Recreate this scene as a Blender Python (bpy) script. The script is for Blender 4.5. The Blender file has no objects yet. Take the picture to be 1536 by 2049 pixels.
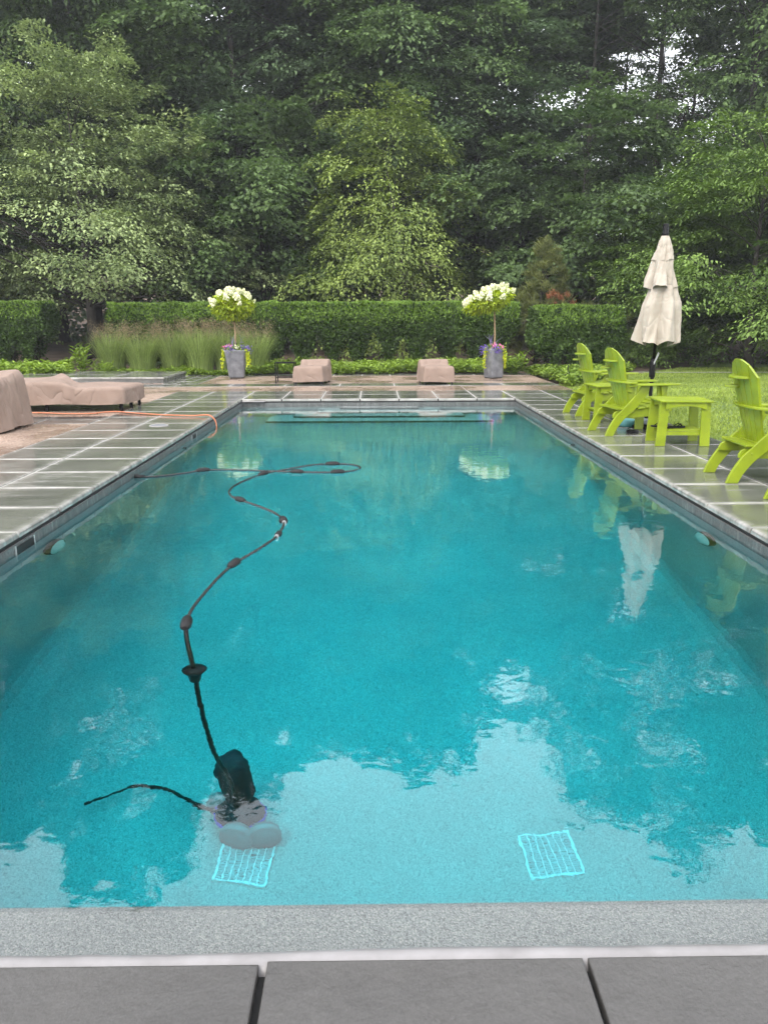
import bpy, bmesh, math, random
import numpy as np
from mathutils import Vector, Matrix

random.seed(7)
RNG = np.random.default_rng(7)
scene = bpy.context.scene
COL = scene.collection
rad = math.radians

# ------------------------------------------------------------------ camera
def look_matrix(th, ps, ro):
    t, p, r = rad(th), rad(ps), rad(ro)
    F = Vector((math.sin(p) * math.cos(t), math.cos(p) * math.cos(t), -math.sin(t)))
    R = Vector((math.cos(p), -math.sin(p), 0))
    U = R.cross(F)
    R2 = R * math.cos(r) - U * math.sin(r)
    U2 = U * math.cos(r) + R * math.sin(r)
    M = Matrix((R2, U2, -F)).transposed().to_4x4()
    M.translation = (0, 0, 1.4)
    return M
cam_data = bpy.data.cameras.new("camera")
cam = bpy.data.objects.new("camera", cam_data)
COL.objects.link(cam)
cam.matrix_world = look_matrix(13.99, 0.66, 0.2)
cam_data.sensor_fit = 'VERTICAL'
cam_data.sensor_height = 36
cam_data.lens = 1539 * 36 / 2049
cam_data.clip_start = 0.05
cam_data.clip_end = 2000
scene.camera = cam

# ------------------------------------------------------------------ sky and sun: bright overcast after rain
SUN_EL, SUN_AZ = 44, 212          # azimuth clockwise from +Y
world = bpy.data.worlds.new("World")
scene.world = world
world.use_nodes = True
wn = world.node_tree
bg = wn.nodes["Background"]
sky = wn.nodes.new("ShaderNodeTexSky")
sky.sky_type = 'NISHITA'
sky.sun_disc = False
sky.sun_elevation = rad(SUN_EL)
sky.sun_rotation = rad(SUN_AZ)
sky.dust_density = 4
mixw = wn.nodes.new("ShaderNodeMixRGB")
mixw.inputs[0].default_value = 0.82           # an even cloud layer over the blue
mixw.inputs[2].default_value = (13.0, 13.4, 14.0, 1)
wn.links.new(sky.outputs[0], mixw.inputs[1])
wn.links.new(mixw.outputs[0], bg.inputs[0])
bg.inputs[1].default_value = 0.12
sun_d = bpy.data.lights.new("sun", 'SUN')
sun_d.energy = 1.5
sun_d.angle = rad(25)
sun_d.color = (1.0, 0.95, 0.87)
sun = bpy.data.objects.new("sun", sun_d)
COL.objects.link(sun)
sdir = Vector((math.sin(rad(SUN_AZ)) * math.cos(rad(SUN_EL)), math.cos(rad(SUN_AZ)) * math.cos(rad(SUN_EL)), math.sin(rad(SUN_EL))))
sun.rotation_euler = sdir.to_track_quat('Z', 'Y').to_euler()
sun.location = sdir * 60
scene.view_settings.view_transform = 'Standard'
scene.view_settings.look = 'None'
scene.view_settings.gamma = 1
scene.view_settings.use_curve_mapping = False
scene.view_settings.exposure = 0.98
scene.render.engine = 'CYCLES'
cy = scene.cycles
cy.use_denoising = True
cy.denoiser = 'OPENIMAGEDENOISE'
cy.max_bounces = 6
cy.diffuse_bounces = 2
cy.volume_bounces = 0
cy.use_adaptive_sampling = True
cy.adaptive_threshold = 0.03
cy.glossy_bounces = 4
cy.transmission_bounces = 8
cy.transparent_max_bounces = 8
cy.caustics_refractive = True
cy.caustics_reflective = False
cy.sample_clamp_indirect = 6
cy.blur_glossy = 0.0

# ------------------------------------------------------------------ helpers
def tag(o, label=None, cat=None, group=None, kind=None):
    if label: o["label"] = label
    if cat: o["category"] = cat
    if group: o["group"] = group
    if kind: o["kind"] = kind
    return o
def thing(name, label, cat, loc=(0, 0, 0), rotz=0.0, group=None):
    o = bpy.data.objects.new(name, None)
    COL.objects.link(o)
    o.empty_display_size = 0.1
    o.location = loc
    o.rotation_euler = (0, 0, rotz)
    return tag(o, label, cat, group)
def link(name, me, parent=None, loc=None, rot=None, scale=None):
    o = bpy.data.objects.new(name, me)
    COL.objects.link(o)
    if parent is not None: o.parent = parent
    if loc is not None: o.location = loc
    if rot is not None: o.rotation_euler = rot
    if scale is not None: o.scale = scale
    return o
def mesh_np(name, V, F, mat=None, tint=None, smooth=False):
    """V (n,3), F (m,k) arrays of equal polygon size"""
    V = np.asarray(V, np.float32); F = np.asarray(F, np.int32)
    me = bpy.data.meshes.new(name)
    me.vertices.add(len(V)); me.vertices.foreach_set("co", V.ravel())
    k = F.shape[1]
    me.loops.add(F.size); me.loops.foreach_set("vertex_index", F.ravel())
    me.polygons.add(len(F))
    me.polygons.foreach_set("loop_start", np.arange(0, F.size, k, dtype=np.int32))
    me.polygons.foreach_set("loop_total", np.full(len(F), k, np.int32))
    if smooth: me.polygons.foreach_set("use_smooth", np.ones(len(F), bool))
    if mat: me.materials.append(mat)
    if tint is not None:
        a = me.attributes.new("tint", 'FLOAT', 'FACE')
        a.data.foreach_set("value", np.asarray(tint, np.float32))
    me.update(); me.validate()
    return me
def nrm(a):
    return a / np.maximum(np.linalg.norm(a, axis=-1, keepdims=True), 1e-9)

class MB:
    """collects boxes, prisms, tubes, lathes; build() makes one mesh"""
    def __init__(s): s.v = []; s.f = []
    def add(s, V, F):
        b = len(s.v); s.v += [tuple(p) for p in V]; s.f += [tuple(i + b for i in f) for f in F]; return s
    def box(s, x0, x1, y0, y1, z0, z1, M=None):
        V = [Vector(p) for p in ((x0, y0, z0), (x1, y0, z0), (x1, y1, z0), (x0, y1, z0), (x0, y0, z1), (x1, y0, z1), (x1, y1, z1), (x0, y1, z1))]
        if M is not None: V = [M @ p for p in V]
        return s.add(V, [(0, 3, 2, 1), (4, 5, 6, 7), (0, 1, 5, 4), (1, 2, 6, 5), (2, 3, 7, 6), (3, 0, 4, 7)])
    def prism(s, poly, a0, a1, axis='y', M=None):
        """poly 2-D outline; axis y: (x,z), axis x: (y,z), axis z: (x,y)"""
        def P(p, a):
            q = {'y': (p[0], a, p[1]), 'x': (a, p[0], p[1]), 'z': (p[0], p[1], a)}[axis]
            q = Vector(q)
            return M @ q if M is not None else q
        n = len(poly)
        V = [P(p, a0) for p in poly] + [P(p, a1) for p in poly]
        F = [tuple(range(n)), tuple(range(2 * n - 1, n - 1, -1))] + [(i, i + n, (i + 1) % n + n, (i + 1) % n) for i in range(n)]
        return s.add(V, F)
    def strip(s, A, B, a0, a1, axis='y', M=None):
        """board between two matching curves A and B, as quads (fine for concave outlines)"""
        def P(p, a):
            q = {'y': (p[0], a, p[1]), 'x': (a, p[0], p[1]), 'z': (p[0], p[1], a)}[axis]
            q = Vector(q)
            return M @ q if M is not None else q
        n = len(A)
        V = [P(p, a0) for p in A] + [P(p, a0) for p in B] + [P(p, a1) for p in A] + [P(p, a1) for p in B]
        F = []
        for i in range(n - 1):
            F += [(i, i + 1, n + i + 1, n + i), (2 * n + i, 3 * n + i, 3 * n + i + 1, 2 * n + i + 1),
                  (i, 2 * n + i, 2 * n + i + 1, i + 1), (n + i, n + i + 1, 3 * n + i + 1, 3 * n + i)]
        F += [(0, n, 3 * n, 2 * n), (n - 1, 3 * n - 1, 4 * n - 1, 2 * n - 1)]
        return s.add(V, F)
    def tube(s, pts, r, n=8, caps=True):
        pts = [Vector(p) for p in pts]; m = len(pts)
        rs = r if hasattr(r, '__len__') else [r] * m
        V = []; ref = Vector((0.31, 0.17, 0.93))
        for i, p in enumerate(pts):
            d = (pts[min(i + 1, m - 1)] - pts[max(i - 1, 0)]).normalized()
            a = d.cross(ref)
            if a.length < 1e-3: a = d.cross(Vector((1, 0, 0)))
            a.normalize(); b = d.cross(a)
            for k in range(n):
                t = 2 * math.pi * k / n
                V.append(p + (a * math.cos(t) + b * math.sin(t)) * rs[i])
        F = [(i * n + k, i * n + (k + 1) % n, (i + 1) * n + (k + 1) % n, (i + 1) * n + k) for i in range(m - 1) for k in range(n)]
        if caps: F += [tuple(range(n - 1, -1, -1)), tuple((m - 1) * n + k for k in range(n))]
        return s.add(V, F)
    def lathe(s, prof, n=24, c=(0, 0, 0), fn=None):
        V = []; m = len(prof)
        for r, z in prof:
            for k in range(n):
                t = 2 * math.pi * k / n
                rr = r * (fn(t, z) if fn else 1)
                V.append((c[0] + rr * math.cos(t), c[1] + rr * math.sin(t), c[2] + z))
        F = [(i * n + k, i * n + (k + 1) % n, (i + 1) * n + (k + 1) % n, (i + 1) * n + k) for i in range(m - 1) for k in range(n)]
        F += [tuple(range(n - 1, -1, -1)), tuple((m - 1) * n + k for k in range(n))]
        return s.add(V, F)
    def mesh(s, name, mat, smooth=False):
        me = bpy.data.meshes.new(name)
        me.from_pydata(s.v, [], s.f)
        me.materials.append(mat)
        bm = bmesh.new(); bm.from_mesh(me)
        bmesh.ops.recalc_face_normals(bm, faces=bm.faces)
        bm.to_mesh(me); bm.free()
        if smooth: me.polygons.foreach_set("use_smooth", [len(p.vertices) < 6 for p in me.polygons])
        me.update()
        return me
    def build(s, name, mat, parent=None, bevel=0, smooth=False, seg=2):
        o = link(name, s.mesh(name, mat, smooth), parent)
        if bevel:
            b = o.modifiers.new("edge", 'BEVEL'); b.width = bevel; b.segments = seg; b.limit_method = 'ANGLE'; b.angle_limit = rad(40)
        return o

def catmull(P, k=6):
    P = [Vector(p) for p in P]; out = []
    for i in range(len(P) - 1):
        p0, p1, p2, p3 = P[max(i - 1, 0)], P[i], P[i + 1], P[min(i + 2, len(P) - 1)]
        for j in range(k):
            t = j / k
            out.append(0.5 * ((2 * p1) + (p2 - p0) * t + (2 * p0 - 5 * p1 + 4 * p2 - p3) * t * t + (3 * p1 - p0 - 3 * p2 + p3) * t ** 3))
    out.append(P[-1])
    return out
def wav(P, seed, freq=1.0, n=6):
    """smooth pseudo noise of points (m,3), about -1..1"""
    r = np.random.default_rng(seed); s = 0
    for i in range(n):
        k = r.normal(size=3) * freq * (0.6 + 0.5 * i)
        s = s + np.sin(P @ k + r.random() * 6.28) / (1 + 0.35 * i)
    return s / 2.6

# ------------------------------------------------------------------ materials
def new_mat(name):
    m = bpy.data.materials.new(name); m.use_nodes = True
    nt = m.node_tree
    return m, nt, nt.nodes["Principled BSDF"]
def N(nt, typ, **kw):
    n = nt.nodes.new("ShaderNode" + typ)
    for k, v in kw.items():
        if k.startswith("i_"):
            key = k[2:]
            n.inputs[int(key) if key.isdigit() else key.replace("_", " ")].default_value = v
        else: setattr(n, k, v)
    return n
def ramp(nt, fac, stops):
    r = N(nt, "ValToRGB"); e = r.color_ramp.elements
    while len(e) < len(stops): e.new(0.5)
    for i, (p, c) in enumerate(stops):
        e[i].position = p; e[i].color = (*c, 1) if len(c) == 3 else c
    nt.links.new(fac, r.inputs[0]); return r
def bump(nt, b, height, strength=0.3, dist=0.02):
    n = N(nt, "Bump"); n.inputs["Strength"].default_value = strength; n.inputs["Distance"].default_value = dist
    nt.links.new(height, n.inputs["Height"]); nt.links.new(n.outputs[0], b.inputs["Normal"]); return n
def g3(v): return (v, v, v)

def plain(name, c, rough=0.5, c2=None, scale=4, bmp=0, metal=0, coat=0):
    m, nt, b = new_mat(name)
    tc = N(nt, "TexCoord")
    no = N(nt, "TexNoise", i_Scale=scale, i_Detail=6, i_Roughness=0.6)
    nt.links.new(tc.outputs["Object"], no.inputs["Vector"])
    c2 = c2 or tuple(x * 0.8 for x in c)
    r = ramp(nt, no.outputs[0], [(0.3, c2), (0.7, c)])
    nt.links.new(r.outputs[0], b.inputs["Base Color"])
    b.inputs["Roughness"].default_value = rough
    b.inputs["Metallic"].default_value = metal
    b.inputs["Coat Weight"].default_value = coat
    if bmp: bump(nt, b, no.outputs[0], bmp, 0.01)
    return m

def leaf_mat(name, dark, light, rough=0.55, trans=0.18, objvar=0.25, spec=0.22):
    m, nt, b = new_mat(name)
    at = N(nt, "Attribute", attribute_name="tint")
    r = ramp(nt, at.outputs["Fac"], [(0.0, dark), (0.75, light), (1.0, tuple(min(1, x * 1.35) for x in light))])
    oi = N(nt, "ObjectInfo")
    mr = N(nt, "MapRange"); mr.inputs[3].default_value = 1 - objvar; mr.inputs[4].default_value = 1 + objvar
    nt.links.new(oi.outputs["Random"], mr.inputs[0])
    hs = N(nt, "HueSaturation"); nt.links.new(r.outputs[0], hs.inputs["Color"]); nt.links.new(mr.outputs[0], hs.inputs["Value"])
    nt.links.new(hs.outputs[0], b.inputs["Base Color"])
    b.inputs["Roughness"].default_value = rough
    b.inputs["Specular IOR Level"].default_value = spec
    tr = N(nt, "BsdfTranslucent"); 
    h2 = N(nt, "HueSaturation"); h2.inputs["Saturation"].default_value = 1.15; h2.inputs["Value"].default_value = 1.2
    nt.links.new(hs.outputs[0], h2.inputs["Color"]); nt.links.new(h2.outputs[0], tr.inputs[0])
    mx = N(nt, "MixShader"); mx.inputs[0].default_value = trans
    nt.links.new(b.outputs[0], mx.inputs[1]); nt.links.new(tr.outputs[0], mx.inputs[2])
    nt.links.new(mx.outputs[0], nt.nodes["Material Output"].inputs[0])
    return m

def stone_mat(name, dark, light, rough_lo, rough_hi, salt=0.0, salt_c=(0.55, 0.53, 0.5), bmp=0.12, cleft=18):
    """bluestone: mottled, wet film patches, pale lime bloom along the slab edges"""
    m, nt, b = new_mat(name)
    L = nt.links
    geo = N(nt, "NewGeometry"); tc = N(nt, "TexCoord"); oi = N(nt, "ObjectInfo")
    n1 = N(nt, "TexNoise", i_Scale=1.6, i_Detail=7, i_Roughness=0.65); L.new(geo.outputs["Position"], n1.inputs["Vector"])
    mp = N(nt, "Mapping"); mp.inputs["Scale"].default_value = (1.0, 3.5, 1); L.new(geo.outputs["Position"], mp.inputs["Vector"])
    n2 = N(nt, "TexNoise", i_Scale=2.2, i_Detail=8, i_Roughness=0.7); L.new(mp.outputs[0], n2.inputs["Vector"])
    ad = N(nt, "Math", operation='MULTIPLY_ADD'); L.new(oi.outputs["Random"], ad.inputs[0]); ad.inputs[1].default_value = 0.32
    L.new(n1.outputs[0], ad.inputs[2])
    r = ramp(nt, ad.outputs[0], [(0.35, dark), (0.85, light)])
    col = r.outputs[0]
    fine = N(nt, "TexNoise", i_Scale=170, i_Detail=3); L.new(geo.outputs["Position"], fine.inputs["Vector"])
    fm = N(nt, "MixRGB", blend_type='OVERLAY'); fm.inputs[0].default_value = 0.35
    L.new(col, fm.inputs[1]); L.new(fine.outputs[0], fm.inputs[2]); col = fm.outputs[0]
    if salt > 0:
        # distance to slab edge from generated coordinates
        sp = N(nt, "SeparateXYZ"); L.new(tc.outputs["Generated"], sp.inputs[0])
        ds = []
        for ax in (0, 1):
            s1 = N(nt, "Math", operation='SUBTRACT'); L.new(sp.outputs[ax], s1.inputs[0]); s1.inputs[1].default_value = 0.5
            ab = N(nt, "Math", operation='ABSOLUTE'); L.new(s1.outputs[0], ab.inputs[0]); ds.append(ab.outputs[0])
        mxn = N(nt, "Math", operation='MAXIMUM'); L.new(ds[0], mxn.inputs[0]); L.new(ds[1], mxn.inputs[1])
        er = N(nt, "MapRange"); er.inputs[1].default_value = 0.36; er.inputs[2].default_value = 0.5; L.new(mxn.outputs[0], er.inputs[0])
        pw = N(nt, "Math", operation='POWER'); L.new(er.outputs[0], pw.inputs[0]); pw.inputs[1].default_value = 2.2
        ns = N(nt, "MapRange"); ns.inputs[1].default_value = 0.42; ns.inputs[2].default_value = 0.72; L.new(n2.outputs[0], ns.inputs[0])
        mu = N(nt, "Math", operation='MULTIPLY_ADD'); L.new(ns.outputs[0], mu.inputs[0]); mu.inputs[1].default_value = 0.55; mu.inputs[2].default_value = 0.25
        m2 = N(nt, "Math", operation='MULTIPLY'); L.new(pw.outputs[0], m2.inputs[0]); L.new(mu.outputs[0], m2.inputs[1])
        big = N(nt, "TexNoise", i_Scale=0.35, i_Detail=2); L.new(geo.outputs["Position"], big.inputs["Vector"])
        bm_ = N(nt, "MapRange"); bm_.inputs[1].default_value = 0.5; bm_.inputs[2].default_value = 0.75; L.new(big.outputs[0], bm_.inputs[0])
        st = N(nt, "Math", operation='MULTIPLY'); L.new(bm_.outputs[0], st.inputs[0]); L.new(ns.outputs[0], st.inputs[1])
        st2 = N(nt, "Math", operation='MULTIPLY_ADD'); L.new(st.outputs[0], st2.inputs[0]); st2.inputs[1].default_value = 0.5; L.new(m2.outputs[0], st2.inputs[2])
        st3 = N(nt, "Math", operation='MULTIPLY', use_clamp=True); L.new(st2.outputs[0], st3.inputs[0]); st3.inputs[1].default_value = salt
        ms = N(nt, "MixRGB"); L.new(st3.outputs[0], ms.inputs[0]); L.new(col, ms.inputs[1]); ms.inputs[2].default_value = (*salt_c, 1)
        col = ms.outputs[0]
    L.new(col, b.inputs["Base Color"])
    rr = N(nt, "MapRange"); rr.inputs[1].default_value = 0.35; rr.inputs[2].default_value = 0.68
    rr.inputs[3].default_value = rough_lo; rr.inputs[4].default_value = rough_hi
    L.new(n2.outputs[0], rr.inputs[0]); L.new(rr.outputs[0], b.inputs["Roughness"])
    b.inputs["Specular IOR Level"].default_value = 0.5
    n3 = N(nt, "TexNoise", i_Scale=cleft, i_Detail=6, i_Roughness=0.6); L.new(geo.outputs["Position"], n3.inputs["Vector"])
    bump(nt, b, n3.outputs[0], bmp, 0.01)
    return m

def pebble_mat(name, stops, scale, rough=0.35, bmp=0.4, big=0.0, wet=None):
    m, nt, b = new_mat(name); L = nt.links
    geo = N(nt, "NewGeometry")
    v = N(nt, "TexVoronoi", i_Scale=scale); L.new(geo.outputs["Position"], v.inputs["Vector"])
    sp = N(nt, "SeparateXYZ"); L.new(v.outputs["Color"], sp.inputs[0])
    r = ramp(nt, sp.outputs[0], stops)
    n1 = N(nt, "TexNoise", i_Scale=0.9, i_Detail=6, i_Roughness=0.6); L.new(geo.outputs["Position"], n1.inputs["Vector"])
    mm = N(nt, "MixRGB", blend_type='MULTIPLY'); mm.inputs[0].default_value = big
    rb = ramp(nt, n1.outputs[0], [(0.35, g3(0.45)), (0.65, g3(1.1))])
    L.new(r.outputs[0], mm.inputs[1]); L.new(rb.outputs[0], mm.inputs[2])
    L.new(mm.outputs[0], b.inputs["Base Color"])
    if wet:
        rr = N(nt, "MapRange"); rr.inputs[1].default_value = 0.4; rr.inputs[2].default_value = 0.62; rr.inputs[3].default_value = wet[0]; rr.inputs[4].default_value = wet[1]
        L.new(n1.outputs[0], rr.inputs[0]); L.new(rr.outputs[0], b.inputs["Roughness"])
    else: b.inputs["Roughness"].default_value = rough
    inv = N(nt, "Math", operation='SUBTRACT'); inv.inputs[0].default_value = 1; L.new(v.outputs["Distance"], inv.inputs[1])
    bump(nt, b, inv.outputs[0], bmp, 0.004)
    return m

M = {}
M['slab'] = stone_mat("wet_bluestone", (0.062, 0.064, 0.056), (0.132, 0.133, 0.116), 0.03, 0.27, salt=1.0)
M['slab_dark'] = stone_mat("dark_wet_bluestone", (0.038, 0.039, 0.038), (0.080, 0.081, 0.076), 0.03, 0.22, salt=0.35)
M['slab_dry'] = stone_mat("dry_bluestone", (0.032, 0.030, 0.029), (0.066, 0.062, 0.059), 0.33, 0.6, bmp=0.5, cleft=24)
M['mortar'] = plain("pale_mortar", (0.44, 0.425, 0.395), 0.7, (0.26, 0.25, 0.23), 9, 0.2)
M['darkbed'] = plain("dark_joint", (0.012, 0.012, 0.012), 0.9)
M['aggregate'] = pebble_mat("exposed_aggregate", [(0.0, (0.08, 0.05, 0.038)), (0.35, (0.25, 0.165, 0.125)), (0.7, (0.37, 0.265, 0.205)), (1.0, (0.50, 0.42, 0.35))], 85, big=0.55, wet=(0.12, 0.55))
M['plaster'] = pebble_mat("pool_pebble_plaster", [(0.0, (0.24, 0.255, 0.255)), (0.25, (0.34, 0.36, 0.355)), (0.75, (0.43, 0.455, 0.445)), (1.0, (0.52, 0.53, 0.51))], 210, rough=0.5, bmp=0.25, big=0.25)
M['ledge'] = pebble_mat("ledge_pebble", [(0.0, (0.09, 0.095, 0.092)), (0.25, (0.17, 0.185, 0.178)), (0.75, (0.25, 0.268, 0.255)), (1.0, (0.36, 0.355, 0.33))], 260, rough=0.4, bmp=0.4, big=0.4)
M['step'] = pebble_mat("step_plaster", [(0.0, (0.42, 0.43, 0.42)), (0.5, (0.58, 0.59, 0.58)), (1.0, (0.72, 0.72, 0.70))], 200, rough=0.5, bmp=0.2, big=0.2)
M['lip'] = plain("white_track_lip", (0.25, 0.238, 0.24), 0.4, (0.18, 0.17, 0.17), 9)
M['track'] = plain("black_rubber_track", (0.008, 0.008, 0.009), 0.6)
M['green'] = plain("lime_green_poly_wood", (0.245, 0.315, 0.008), 0.36, (0.165, 0.22, 0.009), 5, 0.08)
M['cover'] = plain("tan_furniture_cover", (0.255, 0.182, 0.145), 0.8, (0.205, 0.145, 0.115), 3)
def cloth_wrinkles(m, scale, strength):
    nt = m.node_tree; b = nt.nodes["Principled BSDF"]; L = nt.links
    tc = N(nt, "TexCoord"); mp = N(nt, "Mapping"); mp.inputs["Scale"].default_value = (scale, scale, scale * .7); mp.inputs["Rotation"].default_value = (.7, .55, .3)
    L.new(tc.outputs["Object"], mp.inputs["Vector"])
    n1 = N(nt, "TexNoise", i_Scale=1, i_Detail=2, i_Roughness=0.45, i_Distortion=0.35); L.new(mp.outputs[0], n1.inputs["Vector"])
    s1 = N(nt, "Math", operation='SUBTRACT'); s1.inputs[1].default_value = .5; L.new(n1.outputs[0], s1.inputs[0])
    a1 = N(nt, "Math", operation='ABSOLUTE'); L.new(s1.outputs[0], a1.inputs[0])
    p1 = N(nt, "Math", operation='POWER'); p1.inputs[1].default_value = .6; L.new(a1.outputs[0], p1.inputs[0])
    bump(nt, b, p1.outputs[0], strength, .06)
cloth_wrinkles(M['cover'], 3.0, .75)
M['canvas'] = plain("cream_canvas", (0.41, 0.36, 0.30), 0.85, (0.335, 0.29, 0.24), 5)
cloth_wrinkles(M['canvas'], 5.0, .4)
M['black'] = plain("black_metal", (0.007, 0.007, 0.008), 0.5)
M['black'].node_tree.nodes['Principled BSDF'].inputs['Specular IOR Level'].default_value = 0.15
M['steel'] = plain("grey_steel", (0.45, 0.45, 0.45), 0.3, metal=0.8)
M['zinc'] = plain("grey_zinc_planter", (0.22, 0.225, 0.24), 0.5, (0.085, 0.09, 0.105), 6)
M['soil'] = plain("dark_soil", (0.05, 0.035, 0.025), 0.95, (0.02, 0.015, 0.012), 20, 0.5)
M['bark'] = plain("tree_bark", (0.045, 0.038, 0.031), 0.95, (0.02, 0.017, 0.014), 9, 0.8)
M['twig'] = plain("tan_stem_bark", (0.34, 0.24, 0.14), 0.8, (0.22, 0.15, 0.09), 9, 0.3)
M['ground'] = plain("leaf_litter", (0.15, 0.10, 0.07), 0.95, (0.05, 0.037, 0.026), 2.2, 0.6)
M['lawn'] = plain("lawn_turf", (0.11, 0.165, 0.035), 0.9, (0.06, 0.10, 0.02), 1.1, 0.4)
M['orange'] = plain("orange_rubber_hose", (0.50, 0.175, 0.08), 0.4, (0.40, 0.13, 0.06), 6)
M['hose'] = plain("grey_rubber_hose", (0.04, 0.038, 0.04), 0.25, (0.022, 0.021, 0.022), 6)
M['float'] = plain("black_foam_float", (0.012, 0.012, 0.013), 0.5)
M['float'].node_tree.nodes['Principled BSDF'].inputs['Specular IOR Level'].default_value = 0.25
M['hose'].node_tree.nodes['Principled BSDF'].inputs['Specular IOR Level'].default_value = 0.3
M['whiteplastic'] = plain("white_plastic", (0.85, 0.86, 0.86), 0.3, (0.8, 0.81, 0.81), 4)
M['lens'] = plain("aqua_light_lens", (0.62, 0.80, 0.78), 0.25, (0.5, 0.7, 0.68), 8)
M['drainback'] = plain('grate_backing', (0.36, 0.42, 0.44), 0.6)  # plain grey plate under the drain bars and slats
M['drainslat'] = plain('grate_slat', (0.52, 0.58, 0.60), 0.5)
M['bagmesh'] = plain("dark_mesh_bag", (0.018, 0.02, 0.03), 0.8)
M['blue'] = plain("blue_plastic", (0.03, 0.05, 0.5), 0.35)
M['wheel'] = plain("grey_plastic_wheel", (0.30, 0.275, 0.285), 0.5)
M['rope'] = plain("pale_cord", (0.35, 0.35, 0.32), 0.7)

M['oak'] = leaf_mat("oak_leaves", (0.034, 0.062, 0.030), (0.125, 0.185, 0.090), objvar=0.2, trans=0.3)
M['oak2'] = leaf_mat("maple_leaves", (0.034, 0.064, 0.024), (0.125, 0.190, 0.068), objvar=0.2, trans=0.3)
M['apple'] = leaf_mat("apple_leaves", (0.085, 0.13, 0.05), (0.34, 0.42, 0.18), objvar=0.05)
M['willow'] = leaf_mat("drooping_tree_leaves", (0.055, 0.095, 0.024), (0.27, 0.345, 0.09), objvar=0.05)
M['rightleaf'] = leaf_mat("right_tree_leaves", (0.042, 0.085, 0.020), (0.175, 0.265, 0.062), objvar=0.05)
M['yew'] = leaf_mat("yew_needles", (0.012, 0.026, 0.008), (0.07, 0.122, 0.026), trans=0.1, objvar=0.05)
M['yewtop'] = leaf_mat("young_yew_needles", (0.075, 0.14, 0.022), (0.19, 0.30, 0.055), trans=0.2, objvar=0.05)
M['pachy'] = leaf_mat("ground_cover_leaves", (0.06, 0.11, 0.018), (0.23, 0.33, 0.05), trans=0.2, objvar=0.1)
M['pine'] = leaf_mat("pine_needles", (0.05, 0.065, 0.022), (0.15, 0.17, 0.05), trans=0.1, objvar=0.02)
M['rust'] = leaf_mat("rust_needles", (0.16, 0.06, 0.03), (0.30, 0.115, 0.06), trans=0.1, objvar=0.02)
M['blade'] = leaf_mat("ornamental_grass_blades", (0.09, 0.135, 0.035), (0.30, 0.38, 0.12), trans=0.25, objvar=0.12)
M['panicle'] = leaf_mat("grass_seed_heads", (0.12, 0.09, 0.05), (0.32, 0.25, 0.15), trans=0.2, objvar=0.1)
M['turf'] = leaf_mat("lawn_grass_blades", (0.10, 0.15, 0.024), (0.26, 0.33, 0.065), trans=0.2, objvar=0.0)
M['hyd'] = leaf_mat("hydrangea_leaves", (0.14, 0.21, 0.02), (0.46, 0.56, 0.055), trans=0.3, objvar=0.05)
M['petal'] = leaf_mat("cream_petals", (0.50, 0.56, 0.24), (0.80, 0.80, 0.56), trans=0.2, objvar=0.05)
M['purple'] = leaf_mat("purple_petals", (0.10, 0.06, 0.32), (0.25, 0.16, 0.58), trans=0.15, objvar=0.1)
M['pink'] = leaf_mat("pink_petals", (0.6, 0.06, 0.25), (0.85, 0.30, 0.5), trans=0.15, objvar=0.1)
M['lime'] = leaf_mat("lime_trailing_leaves", (0.26, 0.32, 0.01), (0.52, 0.58, 0.03), trans=0.25, objvar=0.1)

# water: clear, refracting, red light swallowed with depth
def water_mat():
    m, nt, b = new_mat("pool_water"); L = nt.links
    b.inputs["Base Color"].default_value = (1, 1, 1, 1)
    b.inputs["Roughness"].default_value = 0.0
    b.inputs["IOR"].default_value = 1.345
    b.inputs["Coat Weight"].default_value = 0.55; b.inputs["Coat Roughness"].default_value = 0.0; b.inputs["Coat IOR"].default_value = 1.42
    b.inputs["Transmission Weight"].default_value = 1.0
    geo = N(nt, "NewGeometry")
    n1 = N(nt, "TexNoise", i_Scale=1.5, i_Detail=1, i_Roughness=0.4); L.new(geo.outputs["Position"], n1.inputs["Vector"])
    n2 = N(nt, "TexNoise", i_Scale=9, i_Detail=1.5, i_Roughness=0.45, i_Distortion=0.5); L.new(geo.outputs["Position"], n2.inputs["Vector"])
    a = N(nt, "Math", operation='MULTIPLY_ADD'); L.new(n1.outputs[0], a.inputs[0]); a.inputs[1].default_value = 2.8; L.new(n2.outputs[0], a.inputs[2])
    n3 = N(nt, "TexNoise", i_Scale=46, i_Detail=1, i_Distortion=0.8); L.new(geo.outputs["Position"], n3.inputs["Vector"])
    a2 = N(nt, "Math", operation='MULTIPLY_ADD'); L.new(n3.outputs[0], a2.inputs[0]); a2.inputs[1].default_value = 0.09; L.new(a.outputs[0], a2.inputs[2]); a = a2
    bp = N(nt, "Bump"); bp.inputs["Strength"].default_value = 0.5; bp.inputs["Distance"].default_value = 0.0019
    L.new(a.outputs[0], bp.inputs["Height"]); L.new(bp.outputs[0], b.inputs["Normal"]); L.new(bp.outputs[0], b.inputs["Coat Normal"])
    va = N(nt, "VolumeAbsorption"); va.inputs["Color"].default_value = (0.0, 0.925, 0.968, 1); va.inputs["Density"].default_value = 0.72
    L.new(va.outputs[0], nt.nodes["Material Output"].inputs["Volume"])
    return m
M['water'] = water_mat()

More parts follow.
